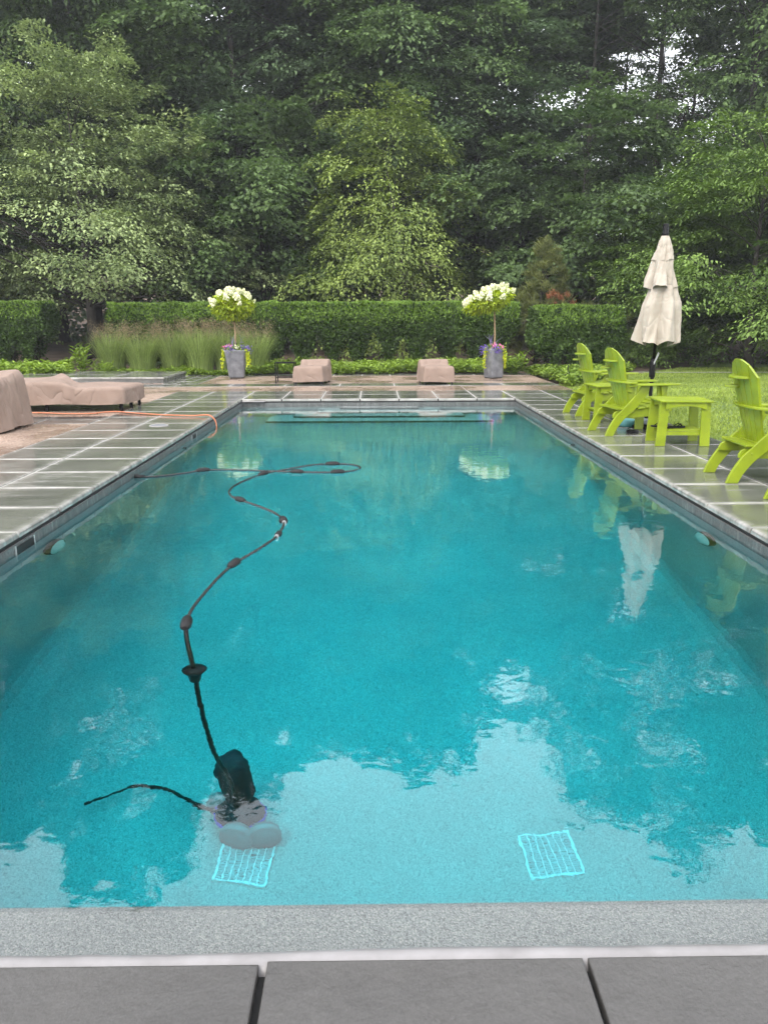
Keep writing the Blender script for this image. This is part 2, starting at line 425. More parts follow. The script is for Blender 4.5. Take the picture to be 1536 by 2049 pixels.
def band_mat():
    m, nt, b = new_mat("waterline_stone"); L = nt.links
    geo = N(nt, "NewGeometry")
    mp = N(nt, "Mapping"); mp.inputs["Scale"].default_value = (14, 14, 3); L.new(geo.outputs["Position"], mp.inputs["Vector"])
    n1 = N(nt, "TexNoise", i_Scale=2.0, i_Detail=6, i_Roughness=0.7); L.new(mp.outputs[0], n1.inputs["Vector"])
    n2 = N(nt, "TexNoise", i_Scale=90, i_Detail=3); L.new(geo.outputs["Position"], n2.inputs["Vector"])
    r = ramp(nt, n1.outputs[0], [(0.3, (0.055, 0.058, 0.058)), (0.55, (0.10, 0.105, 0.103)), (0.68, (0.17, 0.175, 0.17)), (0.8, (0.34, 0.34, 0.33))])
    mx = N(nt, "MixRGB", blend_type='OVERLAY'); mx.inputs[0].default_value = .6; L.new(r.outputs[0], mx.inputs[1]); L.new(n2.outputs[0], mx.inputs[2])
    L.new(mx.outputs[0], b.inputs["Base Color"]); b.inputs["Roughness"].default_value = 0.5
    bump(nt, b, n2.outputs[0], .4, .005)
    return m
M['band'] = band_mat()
# ------------------------------------------------------------------ pool
PX0, PX1, PY0, PY1, WZ = -2.445, 2.59, 1.49, 14.27, -0.13
def floor_z(y):
    if y < 6.2: return -2.28
    if y > 11.6: return -1.12
    t = (y - 6.2) / 5.4; t = t * t * (3 - 2 * t)
    return -2.28 + 1.16 * t
ys = [PY0] + [2.0 + i * 0.35 for i in range(35)] + [PY1]
V = []; F = []
R_ = 0.22
xs_prof = [(PX0, 0.0)] 
for iy, y in enumerate(ys):
    fz = floor_z(y)
    ring = [(PX0, -0.07), (PX0, fz + R_)]
    for k in range(1, 5):
        t = math.pi / 2 * k / 4
        ring.append((PX0 + R_ * (1 - math.cos(t)), fz + R_ * (1 - math.sin(t))))
    for k in range(3, -1, -1):
        t = math.pi / 2 * k / 4
        ring.append((PX1 - R_ * (1 - math.cos(t)), fz + R_ * (1 - math.sin(t))))
    ring += [(PX1, -0.07)]
    V += [(x, y, z) for x, z in ring]
n = len(V) // len(ys)
for i in range(len(ys) - 1):
    for k in range(n - 1):
        F.append((i * n + k, i * n + k + 1, (i + 1) * n + k + 1, (i + 1) * n + k))
F.append(tuple(range(n - 1, -1, -1))); F.append(tuple((len(ys) - 1) * n + k for k in range(n)))
me = bpy.data.meshes.new("pool_basin"); me.from_pydata(V, [], F); me.materials.append(M['plaster']); me.update()
basin = link("pool_basin", me); tag(basin, kind='structure')
def basin_part(name, x0, x1, y0, y1, z0, z1, bev=0.02):
    b = MB().box(x0, x1, y0, y1, z0, z1)
    return b.build(name, M['plaster'], basin, bevel=bev)
led = basin_part("ledge", PX0 - .03, PX1 + .03, PY0 - .06, 1.79, -2.4, -0.152, 0.03)
led.data.materials[0] = M['ledge']
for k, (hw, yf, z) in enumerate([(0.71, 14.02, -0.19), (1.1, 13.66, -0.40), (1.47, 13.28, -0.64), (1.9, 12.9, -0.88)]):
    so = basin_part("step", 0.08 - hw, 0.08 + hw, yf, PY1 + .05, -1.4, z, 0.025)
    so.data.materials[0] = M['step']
    MB().box(0.08 - hw - .004, 0.08 + hw + .004, yf - .004, yf + .03, z - .215, z - .022).build("riser_shade", M['band'], so)  # dark facing over the riser, its shade put in as colour
basin_part("bench", PX0 - .03, 0.08 - 1.1, 13.74, PY1 + .04, -1.4, -0.37, 0.025)
basin_part("bench", 0.08 + 1.1, PX1 + .03, 13.74, PY1 + .04, -1.4, -0.37, 0.025)
# black cover track recess under the coping
for (x0, x1, y0, y1) in [(PX0 - .05, PX0 - .012, 1.3, 14.31), (PX1 + .012, PX1 + .05, 1.3, 14.31), (PX0 - .011, PX1 + .011, PY1 + .012, PY1 + .05)]:
    MB().box(x0, x1, y0, y1, -0.075, -0.043).build("cover_track", M['track'], basin)
# thin pale lip of the track, hung just below the black slot
for (x0, x1, y0, y1) in [(PX0 - .01, PX0 + .006, PY0, PY1), (PX1 - .006, PX1 + .01, PY0, PY1), (PX0 + .007, PX1 - .007, PY1 - .006, PY1 + .01)]:
    MB().box(x0, x1, y0, y1, -0.19, -0.070).build("waterline_band", M['band'], basin)
# white rounded lip at the near end
pts = []
for i in range(60):
    x = PX0 - .02 + i * (PX1 - PX0 + .04) / 59
    pts.append((x, 1.462 + 0.006 * math.sin(x * 1.7), -0.042 + 0.003 * math.sin(x * 5 + 1)))
MB().tube(pts, [0.036 + 0.003 * math.sin(i * 1.9) * (i % 7 == 0) for i in range(60)], 12).build("cover_lip", M['lip'], basin, smooth=True)
MB().box(PX0 - .02, PX1 + .02, 1.47, PY0 + .002, -0.3, -0.05).build("near_wall", M['plaster'], basin)

wb = MB().box(PX0 - .02, PX1 + .02, PY0 - .035, PY1 + .02, -2.6, WZ)
water = wb.build("water", M['water']); tag(water, kind='structure')

# skimmer mouths, returns and lamps in the pool walls
def pool_skimmer(y, w, label):
    t = thing("pool_skimmer", label, "skimmer", (PX0 + .0065, y, -0.13), 0, "skimmer mouths in the pool wall")
    m = MB().box(0.001, 0.004, -w / 2, w / 2, -0.05, 0.045).build("mouth", M['track'], t)
    f = MB()
    f.box(0, 0.008, -w / 2 - .012, -w / 2, -0.06, 0.052); f.box(0, 0.008, w / 2, w / 2 + .012, -0.06, 0.052); f.box(0, 0.008, -w / 2, w / 2, -0.062, -0.05)
    f.build("frame", M['plaster'], t)
pool_skimmer(5.17, 0.28, "dark skimmer mouth in the pool wall nearest the camera, at the left edge")
pool_skimmer(10.35, 0.24, "dark skimmer mouth in the left pool wall near the orange hose")
def pool_lamp(x, y, z, sgn, r, label, grp):
    t = thing("pool_light", label, "pool light", (x, y, z), 0, grp)
    ring = MB(); disc = MB()
    def pt(a, rr, d): return (sgn * d, rr * math.cos(a), rr * math.sin(a))
    prof = [(r, 0.0), (r, 0.045), (r * .985, 0.052), (r * .95, 0.05)]
    n = 24; V = [pt(2 * math.pi * k / n, rr, d) for rr, d in prof for k in range(n)]
    ring.add(V, [(i * n + k, i * n + (k + 1) % n, (i + 1) * n + (k + 1) % n, (i + 1) * n + k) for i in range(len(prof) - 1) for k in range(n)])
    ring.build("rim", M['black'], t, smooth=True)
    prof = [(r * .95, 0.05), (r * .5, 0.08), (r * .05, 0.088)]
    V = [pt(2 * math.pi * k / n, rr, d) for rr, d in prof for k in range(n)]
    F_ = [(i * n + k, i * n + (k + 1) % n, (i + 1) * n + (k + 1) % n, (i + 1) * n + k) for i in range(len(prof) - 1) for k in range(n)] + [tuple(2 * n + k for k in range(n))]
    disc.add(V, F_); disc.build("lens", M['lens'], t, smooth=True)
pool_lamp(PX0, 5.60, -0.56, 1, 0.14, "round aqua pool light under water in the left wall beside the skimmer", "lamps in the pool walls")
pool_lamp(PX1, 5.73, -0.60, -1, 0.14, "round aqua pool light under water in the right wall", "lamps in the pool walls")
pool_lamp(PX0, 9.76, -0.40, 1, 0.05, "small round fitting under water in the left pool wall", "small wall fittings")
pool_lamp(PX1, 9.9, -0.42, -1, 0.05, "small round fitting under water in the right pool wall below the chairs", "small wall fittings")

def drain(x, y, rz, label):
    t = thing("floor_drain", label, "drain", (x, y, -2.28), rz, "square drain grates on the pool floor")
    s = 0.14; e = .012
    f = MB()
    for (a, b_, c, d) in ((-s, s, -s, -s + e), (-s, s, s - e, s), (-s, -s + e, -s + e, s - e), (s - e, s, -s + e, s - e)): f.box(a, b_, c, d, 0, 0.022)
    f.build("frame", M['whiteplastic'], t)
    MB().box(-s + e, s - e, -s + e, s - e, 0, 0.004).build("backing", M['drainback'], t)
    for k in range(6):
        x_ = -s + e + (k + 1) * (2 * s - 2 * e) / 7
        MB().box(x_ - .0028, x_ + .0028, -s + e, s - e, 0.005, 0.02).build("bar", M['whiteplastic'], t)
    fine = MB()
    for k in range(22):
        y_ = -s + .014 + (k + 0.5) * (2 * s - .028) / 22
        fine.box(-s + e, s - e, y_ - .0035, y_ + .0035, 0.006, 0.016)
    fine.build("slat_grid", M['drainslat'], t)
drain(-0.69, 3.45, rad(-5), "white square drain grate on the pool floor just below the cleaner")
drain(0.905, 3.47, rad(5), "white square drain grate standing clear on the right of the pool floor")

# ------------------------------------------------------------------ paving
paving = MB()
def bed_rect(mb, x0, x1, y0, y1, z): mb.add([(x0, y0, z), (x1, y0, z), (x1, y1, z), (x0, y1, z)], [(0, 1, 2, 3)])
LX_in, LX_mid, LX_out = -2.445, -3.27, -4.03
RX_in, RX_mid, RX_out = 2.59, 3.40, 4.10
bed_rect(paving, -12.0, LX_in - .03, -1.5, 15.95, -0.009)
bed_rect(paving, RX_in + .03, RX_out + .004, -1.5, 15.95, -0.009)
bed_rect(paving, LX_in - .03, RX_in + .03, PY1 + .03, 15.95, -0.009)
bed_rect(paving, -12.0, RX_out, 15.95, 21.2, -0.009)
pave = paving.build("paving", M['mortar']); tag(pave, kind='structure')
nb = MB(); bed_rect(nb, LX_in - .03, RX_in + .03, -1.5, 1.43, -0.03)
o = nb.build("joint_bed", M['darkbed'], pave)

_slabs = {}
def slab_mesh(w, d, nose, mat):
    key = (round(w, 3), round(d, 3), nose, mat)
    if key in _slabs: return _slabs[key]
    bm = bmesh.new()
    bmesh.ops.create_cube(bm, size=1)
    for v in bm.verts:
        v.co.x *= w; v.co.y *= d; v.co.z = (v.co.z - 0.5) * 0.042
    top = [e for e in bm.edges if all(v.co.z > -0.001 for v in e.verts)]
    nz = {'W': (0, -1), 'E': (0, 1), 'S': (1, -1), 'N': (1, 1)}.get(nose)
    fine = [e for e in top]
    if nz:
        ax, sg = nz; lim = (w, d)[ax] / 2 - 1e-4
        ne = [e for e in top if all(v.co[ax] * sg > lim for v in e.verts)]
        fine = [e for e in top if e not in ne]
    bmesh.ops.bevel(bm, geom=fine, offset=0.005, segments=2, affect='EDGES', profile=0.5)
    if nz:
        ne = [e for e in bm.edges if all(v.co[ax] * sg > lim and v.co.z > -0.008 for v in e.verts)]
        bmesh.ops.bevel(bm, geom=ne, offset=0.02, segments=4, affect='EDGES', profile=0.5)
    me = bpy.data.meshes.new("slab"); bm.to_mesh(me); bm.free(); me.materials.append(M[mat])
    _slabs[key] = me
    return me
def slab(x0, x1, y0, y1, mat='slab', nose=None, gx=0.014, gy=0.010):
    """slab filling a grid cell, the joint gap taken off"""
    ax0, ax1 = x0 + (0 if nose == 'W' else gx), x1 - (0 if nose == 'E' else gx)
    ay0, ay1 = y0 + (0 if nose == 'S' else gy), y1 - (0 if nose == 'N' else gy)
    o = link("slab", slab_mesh(ax1 - ax0, ay1 - ay0, nose, mat), pave, ((ax0 + ax1) / 2, (ay0 + ay1) / 2, random.uniform(-0.0012, 0.0012)))
    o.rotation_euler = (random.gauss(0, 0.0012), random.gauss(0, 0.0012), 0)
    return o
J = [10.905 + 0.724 * k for k in range(-13, 5)] + [14.29, 15.11, 15.92]
J = [1.493 - 0.724 * 2, 1.493 - 0.724] + J
for a, b_ in zip(J[:-1], J[1:]):
    inner = b_ <= 14.3
    slab(LX_mid, LX_in - .004, a, b_, 'slab', 'E' if inner else None)
    slab(LX_out, LX_mid, a, b_, 'slab')
    slab(RX_in + .004, RX_mid, a, b_, 'slab', 'W' if inner else None)
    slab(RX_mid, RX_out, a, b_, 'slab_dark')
XJ = [LX_in] + [-1.71 + 0.72 * k for k in range(6)] + [RX_in]
for a, b_ in zip(XJ[:-1], XJ[1:]):
    slab(a, b_, 14.275, 15.11, 'slab', 'S', gx=.011)
    slab(a, b_, 15.11, 15.92, 'slab', gx=.011)
NJ = [LX_in, -1.706, -0.981, -0.256, 0.469, 1.194, 1.919, RX_in]
for i, (a, b_) in enumerate(zip(NJ[:-1], NJ[1:])):
    for (y0, y1) in ((0.0, 0.723), (0.723, 1.447)):
        s_ = slab(a, b_ - (.006 if i == 2 else 0), y0, y1 - (0.008 if i == 2 else 0), 'slab_dry', gx=0.006, gy=0.004)
        s_.rotation_euler = (random.gauss(0, .002), random.gauss(0, .002), random.gauss(0, .0018)); s_.location.z += random.uniform(-.003, .002)
# bands across the patio
x = LX_out
while x > -12:
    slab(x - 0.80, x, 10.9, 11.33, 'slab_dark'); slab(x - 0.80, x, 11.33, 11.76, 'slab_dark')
    x -= 0.80
x = RX_out
while x > -12:
    slab(x - 1.22, x, 17.12, 17.84, 'slab', gy=0.004); x -= 1.22
for i in range(3):
    for k in range(4):
        slab(-4.9 + 0.29 * i, -4.61 + 0.29 * i, 17.86 + 0.72 * k, 18.58 + 0.72 * k, 'slab')
for k in range(11):
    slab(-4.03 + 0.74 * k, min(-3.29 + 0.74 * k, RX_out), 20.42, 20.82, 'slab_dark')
# exposed aggregate panels between the bands
def panel(x0, x1, y0, y1):
    b = MB().box(x0, x1, y0, y1, -0.05, -0.003)
    b.build("aggregate_panel", M['aggregate'], pave, bevel=0.004)
g = 0.012
for x0, x1 in ((-6.9, LX_out - g), (-9.4, -6.9 - g), (-12, -9.4 - g)):
    panel(x0, x1, 6.2, 8.6 - g); panel(x0, x1, 8.6, 10.9 - .002); panel(x0, x1, 11.76, 14.6 - g); panel(x0, x1, 14.6, 17.12 - .002)
    panel(x0, x1, 2.0, 6.2 - g)
for x0, x1 in ((LX_out, -1.9), (-1.9 + g, 1.9 - g), (1.9, RX_out)):
    panel(x0, x1, 15.94, 17.12 - .002)
    panel(x0, x1, 17.844, 20.42)
panel(-12, -8.2, 17.86, 19.6); panel(-8.2 + g, -4.9 - .003, 17.86, 18.2)
# round skimmer lid set in the coping
lid = thing("skimmer_lid", "round grey skimmer lid set in the paving near the orange hose", "lid", (-2.98, 10.64, 0.002))
MB().lathe([(0.0001, 0.004), (0.105, 0.004), (0.11, 0.003), (0.112, 0.0)][::-1], 28).build("lid_plate", M['zinc'], lid)
MB().tube([(0.125 * math.cos(t), 0.125 * math.sin(t), 0.001) for t in np.linspace(0, 2 * math.pi, 29)], 0.005, 6).build("rim", M['mortar'], lid)
# folded scrap of cover at the far left corner
sc = MB()
sc.strip([(-2.43 + .05 * k, 14.20 + .012 * math.sin(k)) for k in range(9)], [(-2.40 + .05 * k, 14.30) for k in range(9)], -0.05, -0.036, 'z')
tag(sc.build("cover_flap", M['lip'], bevel=0.004), "small white scrap of cover hanging at the far left pool corner", "flap")

# ------------------------------------------------------------------ ground and lawn
gx = sorted(set([-120, -80, -45, -30] + list(np.linspace(-24, -6, 13)) + [PX0 - .06, PX1 + .06, 5] + list(np.linspace(6, 30, 17)) + [45, 80, 120]))
gy = sorted(set([-60, -30, -5, PY0 - .1, PY1 + .06, 16, 18, 20] + list(np.linspace(22, 60, 30)) + [80, 120]))
def ground_z(x, y):
    z = -0.055
    if y > 21:
        t = min((y - 21) / 14, 1); t = t * t * (3 - 2 * t)
        z += (0.0 if y < 56 else 10 * (min((y - 56) / 26, 1) ** 1.3)) + 0.35 * t + 0.10 * math.sin(x * .45 + 1) * t + 0.06 * math.sin(x * .9 + y * .7) * t
    return z
V = [(x, y, ground_z(x, y)) for y in gy for x in gx]; F = []
nx = len(gx)
for j in range(len(gy) - 1):
    for i in range(nx - 1):
        cxm, cym = (gx[i] + gx[i + 1]) / 2, (gy[j] + gy[j + 1]) / 2
        if PX0 - .06 < cxm < PX1 + .06 and PY0 - .1 < cym < PY1 + .06: continue
        F.append((j * nx + i, j * nx + i + 1, (j + 1) * nx + i + 1, (j + 1) * nx + i))
gr = link("ground", mesh_np("ground", V, F, M['ground'], smooth=True)); tag(gr, kind='structure')
lx = np.linspace(RX_out + .006, 26, 40); ly = np.linspace(-6, 27.5, 60)
def lawn_edge(x, y):  # keeps the turf off the planting bed near the right hedge
    return True
V = [(x, y, ground_z(x, y) + 0.03 + 0.012 * math.sin(x * 1.3 + y) - (0.06 if y > 27 else 0)) for y in ly for x in lx]
F = []
for j in range(59):
    for i in range(39):
        xm, ym = (lx[i] + lx[i + 1]) / 2, (ly[j] + ly[j + 1]) / 2
        if ym > 24.6 + 0.9 * math.sin(xm * .8): continue
        if xm < 4.1 + max(0, (ym - 17.3)) * 0.85: continue
        F.append((j * 40 + i, j * 40 + i + 1, (j + 1) * 40 + i + 1, (j + 1) * 40 + i))
lawn = link("lawn", mesh_np("lawn", V, F, M['lawn'], smooth=True)); tag(lawn, kind='structure')

# ------------------------------------------------------------------ leaves
def leaf_mesh(name, P, D, Nn, L, W, mat, tint, fold=0.18):
    n = len(P)
    D = nrm(D); S = nrm(np.cross(D, Nn)); U = np.cross(S, D)
    L = np.broadcast_to(np.asarray(L, float).reshape(-1, 1), (n, 1)); W = np.broadcast_to(np.asarray(W, float).reshape(-1, 1), (n, 1))
    mid = P + D * L * 0.45 + U * W * fold
    V = np.stack([P, mid + S * W * .5, P + D * L - U * L * .08, mid - S * W * .5], 1).reshape(-1, 3)
    F = np.arange(4 * n).reshape(n, 4)
    return mesh_np(name, V, F, mat, tint)

def spray_leaves(r, C, DIR, per, length, droop, lsize, lratio=0.6, width=0.34, thick=0.06, wild=0.45, lj=0.35):
    """leaves of flat branch sprays: C (m,3) bases, DIR (m,3) headings"""
    m = len(C); UP = np.array([0, 0, 1.0])
    d = nrm(DIR); s = nrm(np.cross(d, UP) + 1e-4); u = np.cross(s, d)
    rep = lambda a: np.repeat(a, per, 0)
    n = m * per
    ln = np.repeat(length * (0.6 + 0.8 * r.random(m)), per)
    a = r.random(n) ** 0.75
    b = r.normal(size=n) * width * (0.35 + 0.75 * np.sin(np.pi * np.clip(a, 0, 1)) ** 0.7)
    c = r.normal(size=n) * thick
    dr = np.repeat(droop * (0.6 + 0.8 * r.random(m)), per)
    P = rep(C) + rep(d) * (a * ln)[:, None] + rep(s) * (b * ln)[:, None] + rep(u) * (c * ln)[:, None]
    P[:, 2] -= dr * ln * (a ** 2 + 0.35 * b ** 2 / max(width, .01) ** 2 * width)
    LD = rep(d) * 0.7 + rep(s) * (np.sign(b) * (0.3 + 0.6 * r.random(n)))[:, None] + r.normal(size=(n, 3)) * wild
    LD[:, 2] -= 0.25 + 0.5 * dr * a
    NN = rep(u) * 0.8 + UP * 0.8 + r.normal(size=(n, 3)) * wild
    L = lsize * (1 - lj + 2 * lj * r.random(n))
    tint = np.clip(np.repeat(r.normal(0.5, 0.16, m), per) + r.normal(0, 0.17, n), 0, 1)
    return P, LD, NN, L, L * lratio, tint

def crown_points(r, n, z0, z1, R, shape, inner=0.45, lobes=0.28):
    ph = r.random(8) * 6.28
    out = []; 
    while len(out) < n:
        t = r.random(); a = r.random() * 6.283
        if r.random() > shape(t) + 0.08: continue
        lob = 1 + lobes * (0.5 * math.sin(2 * a + ph[0] + 2 * t) + 0.4 * math.sin(3 * a + ph[1] - 6 * t) + 0.5 * math.sin(5 * a + ph[2] + 9 * t) + 0.35 * math.sin(11 * t + ph[3] + a))
        q = inner + (1 - inner) * r.random() ** 0.6
        rr = R * shape(t) * lob * q
        out.append((rr * math.cos(a), rr * math.sin(a), z0 + t * (z1 - z0), t, a, q))
    return np.array(out)

def tree_meshes(name, seed, h, cz0, R, shape, sprays, per, slen, droop, lsize, leafmat, trunk_r=0.2, lratio=0.6, width=0.34, thick=0.06, inner=0.4, limbs=26, stems=1, up=0.25, lobes=0.28, wild=0.33, lean=(0, 0), clump=7, cr=1.2):
    r = np.random.default_rng(seed)
    cp = crown_points(r, sprays, cz0, h, R, shape, inner, lobes)
    C = cp[:, :3].copy(); t, a = cp[:, 3], cp[:, 4]
    if clump:      # gather the sprays into separate boughs with gaps between
        nc = max(8, int(sprays / clump)); seeds_ = C[:nc]; own = r.integers(0, nc, sprays); own[:nc] = np.arange(nc)
        rb = cr * (0.7 + 0.6 * r.random(nc))[own]
        off = r.normal(size=(sprays, 3)); off = nrm(off) * (r.random(sprays) ** .5)[:, None] * np.array([1, 1, .5])
        C = seeds_[own] + off * rb[:, None]; t = np.clip((C[:, 2] - cz0) / (h - cz0), 0, 1)
        a = np.arctan2(C[:, 1] + .6 * off[:, 1], C[:, 0] + .6 * off[:, 0])
    C[:, 0] += lean[0] * t; C[:, 1] += lean[1] * t
    D = np.stack([np.cos(a), np.sin(a), up - 0.45 + 1.0 * t ** 2], 1) + r.normal(size=(sprays, 3)) * 0.28
    P, LD, NN, L, W, tint = spray_leaves(r, C, D, per, slen, droop, lsize, lratio, width, thick, wild)
    big_ = 1 + (0.9 if sprays > 500 else 0.3) * np.clip((P[:, 2] - 15.5) / 2, 0, 1); L = L * big_; W = W * big_     # top of the crown is coarser
    crown = leaf_mesh(name + "_crown", P, LD, NN, L, W, leafmat, tint)
    mb = MB()
    for s_ in range(stems):
        off = Vector((r.normal() * .12 * (stems > 1), r.normal() * .12 * (stems > 1), 0))
        tp = []; rs = []
        dx, dy = r.normal() * .25 + lean[0] * .8, r.normal() * .25 + lean[1] * .8
        top = h * 0.86
        for k in range(9):
            q = k / 8
            tp.append((off.x * (1 + 3 * q) + dx * q ** 1.5 + .08 * math.sin(3 * q + seed), off.y * (1 + 3 * q) + dy * q ** 1.5 + .08 * math.cos(4 * q + seed), -0.15 + q * top))
            rs.append(trunk_r * (1.25 if k == 0 else 1) * (1 - 0.88 * q) / (stems ** .5))
        mb.tube(tp, rs, 8)
    idx = r.choice(sprays, min(limbs, sprays), replace=False)
    for i in idx:
        c = C[i]; z = max(cz0 * 0.75, c[2] - 0.25 * math.hypot(c[0], c[1]) * 1.5 - .4)
        q = min(max((z + .15) / (h * .86), 0.02), .95)
        p0 = Vector((tp[0][0] + dx * q ** 1.5, tp[0][1] + dy * q ** 1.5, z)); p1 = Vector(c)
        mid = p0.lerp(p1, 0.5) + Vector((r.normal() * .15, r.normal() * .15, 0.12 + r.normal() * .12))
        rr = max(0.016, trunk_r * (1 - .85 * q) * 0.28)
        mb.tube([p0, p0.lerp(mid, .6) + Vector((0, 0, .03)), mid, mid.lerp(p1, .6), p1], [rr, rr * .8, rr * .62, rr * .42, rr * .18], 6)
    trunk = mb.mesh(name + "_trunk", M['bark'], smooth=True)
    return trunk, crown
def place_tree(ms, name, label, loc, rz=0, s=1.0, sz=None, cat="tree", group="woodland trees behind the hedge"):
    t = thing(name, label, cat, (loc[0], loc[1], ground_z(loc[0], loc[1])), rz, group)
    t.scale = (s, s, sz or s)
    link("trunk", ms[0], t); link("crown", ms[1], t)
    return t
ell = lambda p: (lambda t: max(0.0, 1 - abs(2 * t - 1) ** p) ** 0.5)
def egg(t):    # broad low, narrow top
    return max(0.06, (1 - t) ** 0.6 * min(1, (t + 0.12) * 4.5) ** 0.5)
def tall(t):
    return max(0.12, min(1, (t + .06) * 5) * (1 - max(0, t - .3) / .75) ** 0.48)

# the tall wood: four kinds of crown, copied with their own turn and height
tallM = [tree_meshes("tall_tree", 11 + k, 21, 3.0 + .6 * k, 4.6, tall, 620, 105, 1.3, 0.35 + .15 * (k % 2), (0.15, 0.2, 0.17, 0.185)[k], M['oak' if k % 2 == 0 else 'oak2'], 0.24, lratio=0.66, inner=0.35, limbs=40, cr=1.35, clump=6) for k in range(4)]
sparseM = tree_meshes("tall_open_tree", 31, 21, 5.0, 4.4, tall, 310, 105, 1.25, 0.3, 0.15, M['oak2'], 0.22, inner=0.3, limbs=70)
TALL = [  # x, y, height, kind, label
    (-24.5, 36, 25, 0, "tall wood tree beyond the left frame edge"),
    (-20.0, 34.5, 25.5, 1, "tall hazy tree at the far left edge behind the apple tree"),
    (-15.8, 36.5, 18.0, 2, "shorter dark tree right behind the top of the apple tree"),
    (-12.2, 35.0, 27.0, 3, "tallest dull green tree above the middle of the apple tree"),
    (-8.8, 36.8, 24.5, 0, "tall dark tree with a visible trunk right of the apple tree top"),
    (-5.4, 34.6, 21.5, 1, "tall grey green tree above the left planter"),
    (-2.0, 36.0, 21.5, 2, "tall dark tree left of the centre, behind the drooping tree"),
    (1.3, 35.0, 21.0, 3, "tall tree rising right above the drooping tree"),
    (4.4, 36.6, 19.5, 0, "tall slim tree above the right planter"),
    (6.9, 38.0, 17.2, 2, "lower dark tree above the small pine"),
    (9.2, 35.5, 20.5, 4, "open tree with sky gaps above the maple"),
    (12.2, 36.2, 24.0, 4, "thin crowned tree with bright sky gaps above the umbrella"),
    (15.6, 34.5, 24.0, 4, "open crowned tree with bare dark limbs at the upper right corner"),
    (19.5, 36, 25.0, 1, "tall tree behind the right frame edge"),
    (24.0, 35, 24.0, 3, "tall wood tree beyond the right frame edge"),
]
for i, (x, y, h, k, lab) in enumerate(TALL):
    ms = sparseM if k == 4 else tallM[k]
    place_tree(ms, "tall_tree", lab, (x, y), i * 2.1, 1.0 + 0.1 * math.sin(i * 1.7), h * (0.90 if -7 < x < 10 else 0.97) / 21)
# second rank deeper in the wood
for i in range(17):
    x = -34 + i * 4.25 + random.uniform(-.8, .8); y = 43.5 + random.uniform(-1.5, 2)
    ms = tallM[(i + 2) % 4] if x < 9 else (sparseM if x < 22 else tallM[i % 4])
    place_tree(ms, "rear_tree", "dark tree deep in the wood, second rank behind the front trees", (x, y), i * 1.3, 1.15, (18.0 + random.uniform(-1, 1)) / 21, group="second rank of the wood")
# deep thicket that closes the wood
r = np.random.default_rng(77)
nC = 1900
C = np.stack([r.uniform(-48, 48, nC), r.uniform(47.5, 56, nC), 0.1 + 13.5 * r.random(nC) ** 1.35], 1)
D = np.stack([r.normal(size=nC) * .6, -np.ones(nC), r.normal(size=nC) * .3], 1)
P, LD, NN, L, W, tint = spray_leaves(r, C, D, 55, 2.5, .4, .36, .7)
th = link("thicket", leaf_mesh("thicket", P, LD, NN, L, W, M['oak'], tint)); tag(th, "far dark thicket closing the wood", "woods", kind='stuff')

# front trees, each its own
def dome(t): return max(0.1, (1 - t ** 2.2) ** 0.5 * min(1, (t + .25) * 2.2))
apple = tree_meshes("apple_tree", 51, 9.7, 2.3, 6.1, lambda t: max(.12, (1 - t) ** .62 * min(1, (t + .3) * 2)), 860, 95, 0.95, 0.3, 0.125, M['apple'], 0.2, lratio=0.58, inner=0.32, limbs=60, lobes=0.34, up=0.4, thick=.08)
place_tree(apple, "apple_tree", "broad light green apple tree with layered boughs on the left", (-10.1, 28.3), 0.4, group=None)
droopT = tree_meshes("drooping_tree", 57, 8.3, 1.0, 3.3, lambda t: max(.16, (1 - t) ** .6 * min(1, (t + .35) * 1.9)), 380, 115, 1.1, 0.62, 0.125, M['willow'], 0.13, lratio=0.5, inner=0.3, limbs=40, up=0.2, lean=(-1.0, 0))
place_tree(droopT, "drooping_tree", "yellow green tree with drooping boughs at the centre of the wood edge", (1.2, 29.2), 0.0, group=None)
maple = tree_meshes("maple_tree", 61, 8.4, 1.6, 3.5, dome, 340, 115, 1.1, 0.45, 0.16, M['oak2'], 0.14, lratio=0.75, inner=0.35, limbs=36)
place_tree(maple, "maple_tree", "broad leaved grey green tree behind the small pine", (7.6, 29.8), 1.0, group=None)
place_tree(maple, "maple_tree", "dark broad leaved tree behind the left planter", (-4.3, 31.0), 2.6, 0.98, 1.0, group=None)
place_tree(maple, "maple_tree", "dark low tree behind the gap between left hedge and long hedge", (-15.5, 32.5), 4.0, 1.1, 0.85, group=None)
place_tree(maple, "maple_tree", "low dark tree between drooping tree and apple tree", (-1.5, 33.2), 5.0, 0.9, 0.62, group=None)
rightT = tree_meshes("leafy_tree", 67, 6.7, 0.6, 3.0, lambda t: max(.15, (1 - t ** 2) ** .5 * min(1, (t + .35) * 2)), 470, 105, 0.95, 0.28, 0.125, M['rightleaf'], 0.14, lratio=0.42, inner=0.32, limbs=40, up=.35)
place_tree(rightT, "leafy_tree", "bright green leafy tree cut by the right frame edge", (10.9, 22.6), 0.3, group=None)
place_tree(rightT, "leafy_tree", "darker leafy tree just behind the closed umbrella", (9.7, 26.6), 2.2, 0.95, 0.8, group=None)
place_tree(maple, "maple_tree", "dark tree low between the umbrella and the right frame edge", (13.2, 30.0), 3.3, 1.1, 0.9, group=None)
place_tree(rightT, "leafy_tree", "leafy tree outside the right frame edge", (15.5, 24.5), 4.2, 1.15, group=None)
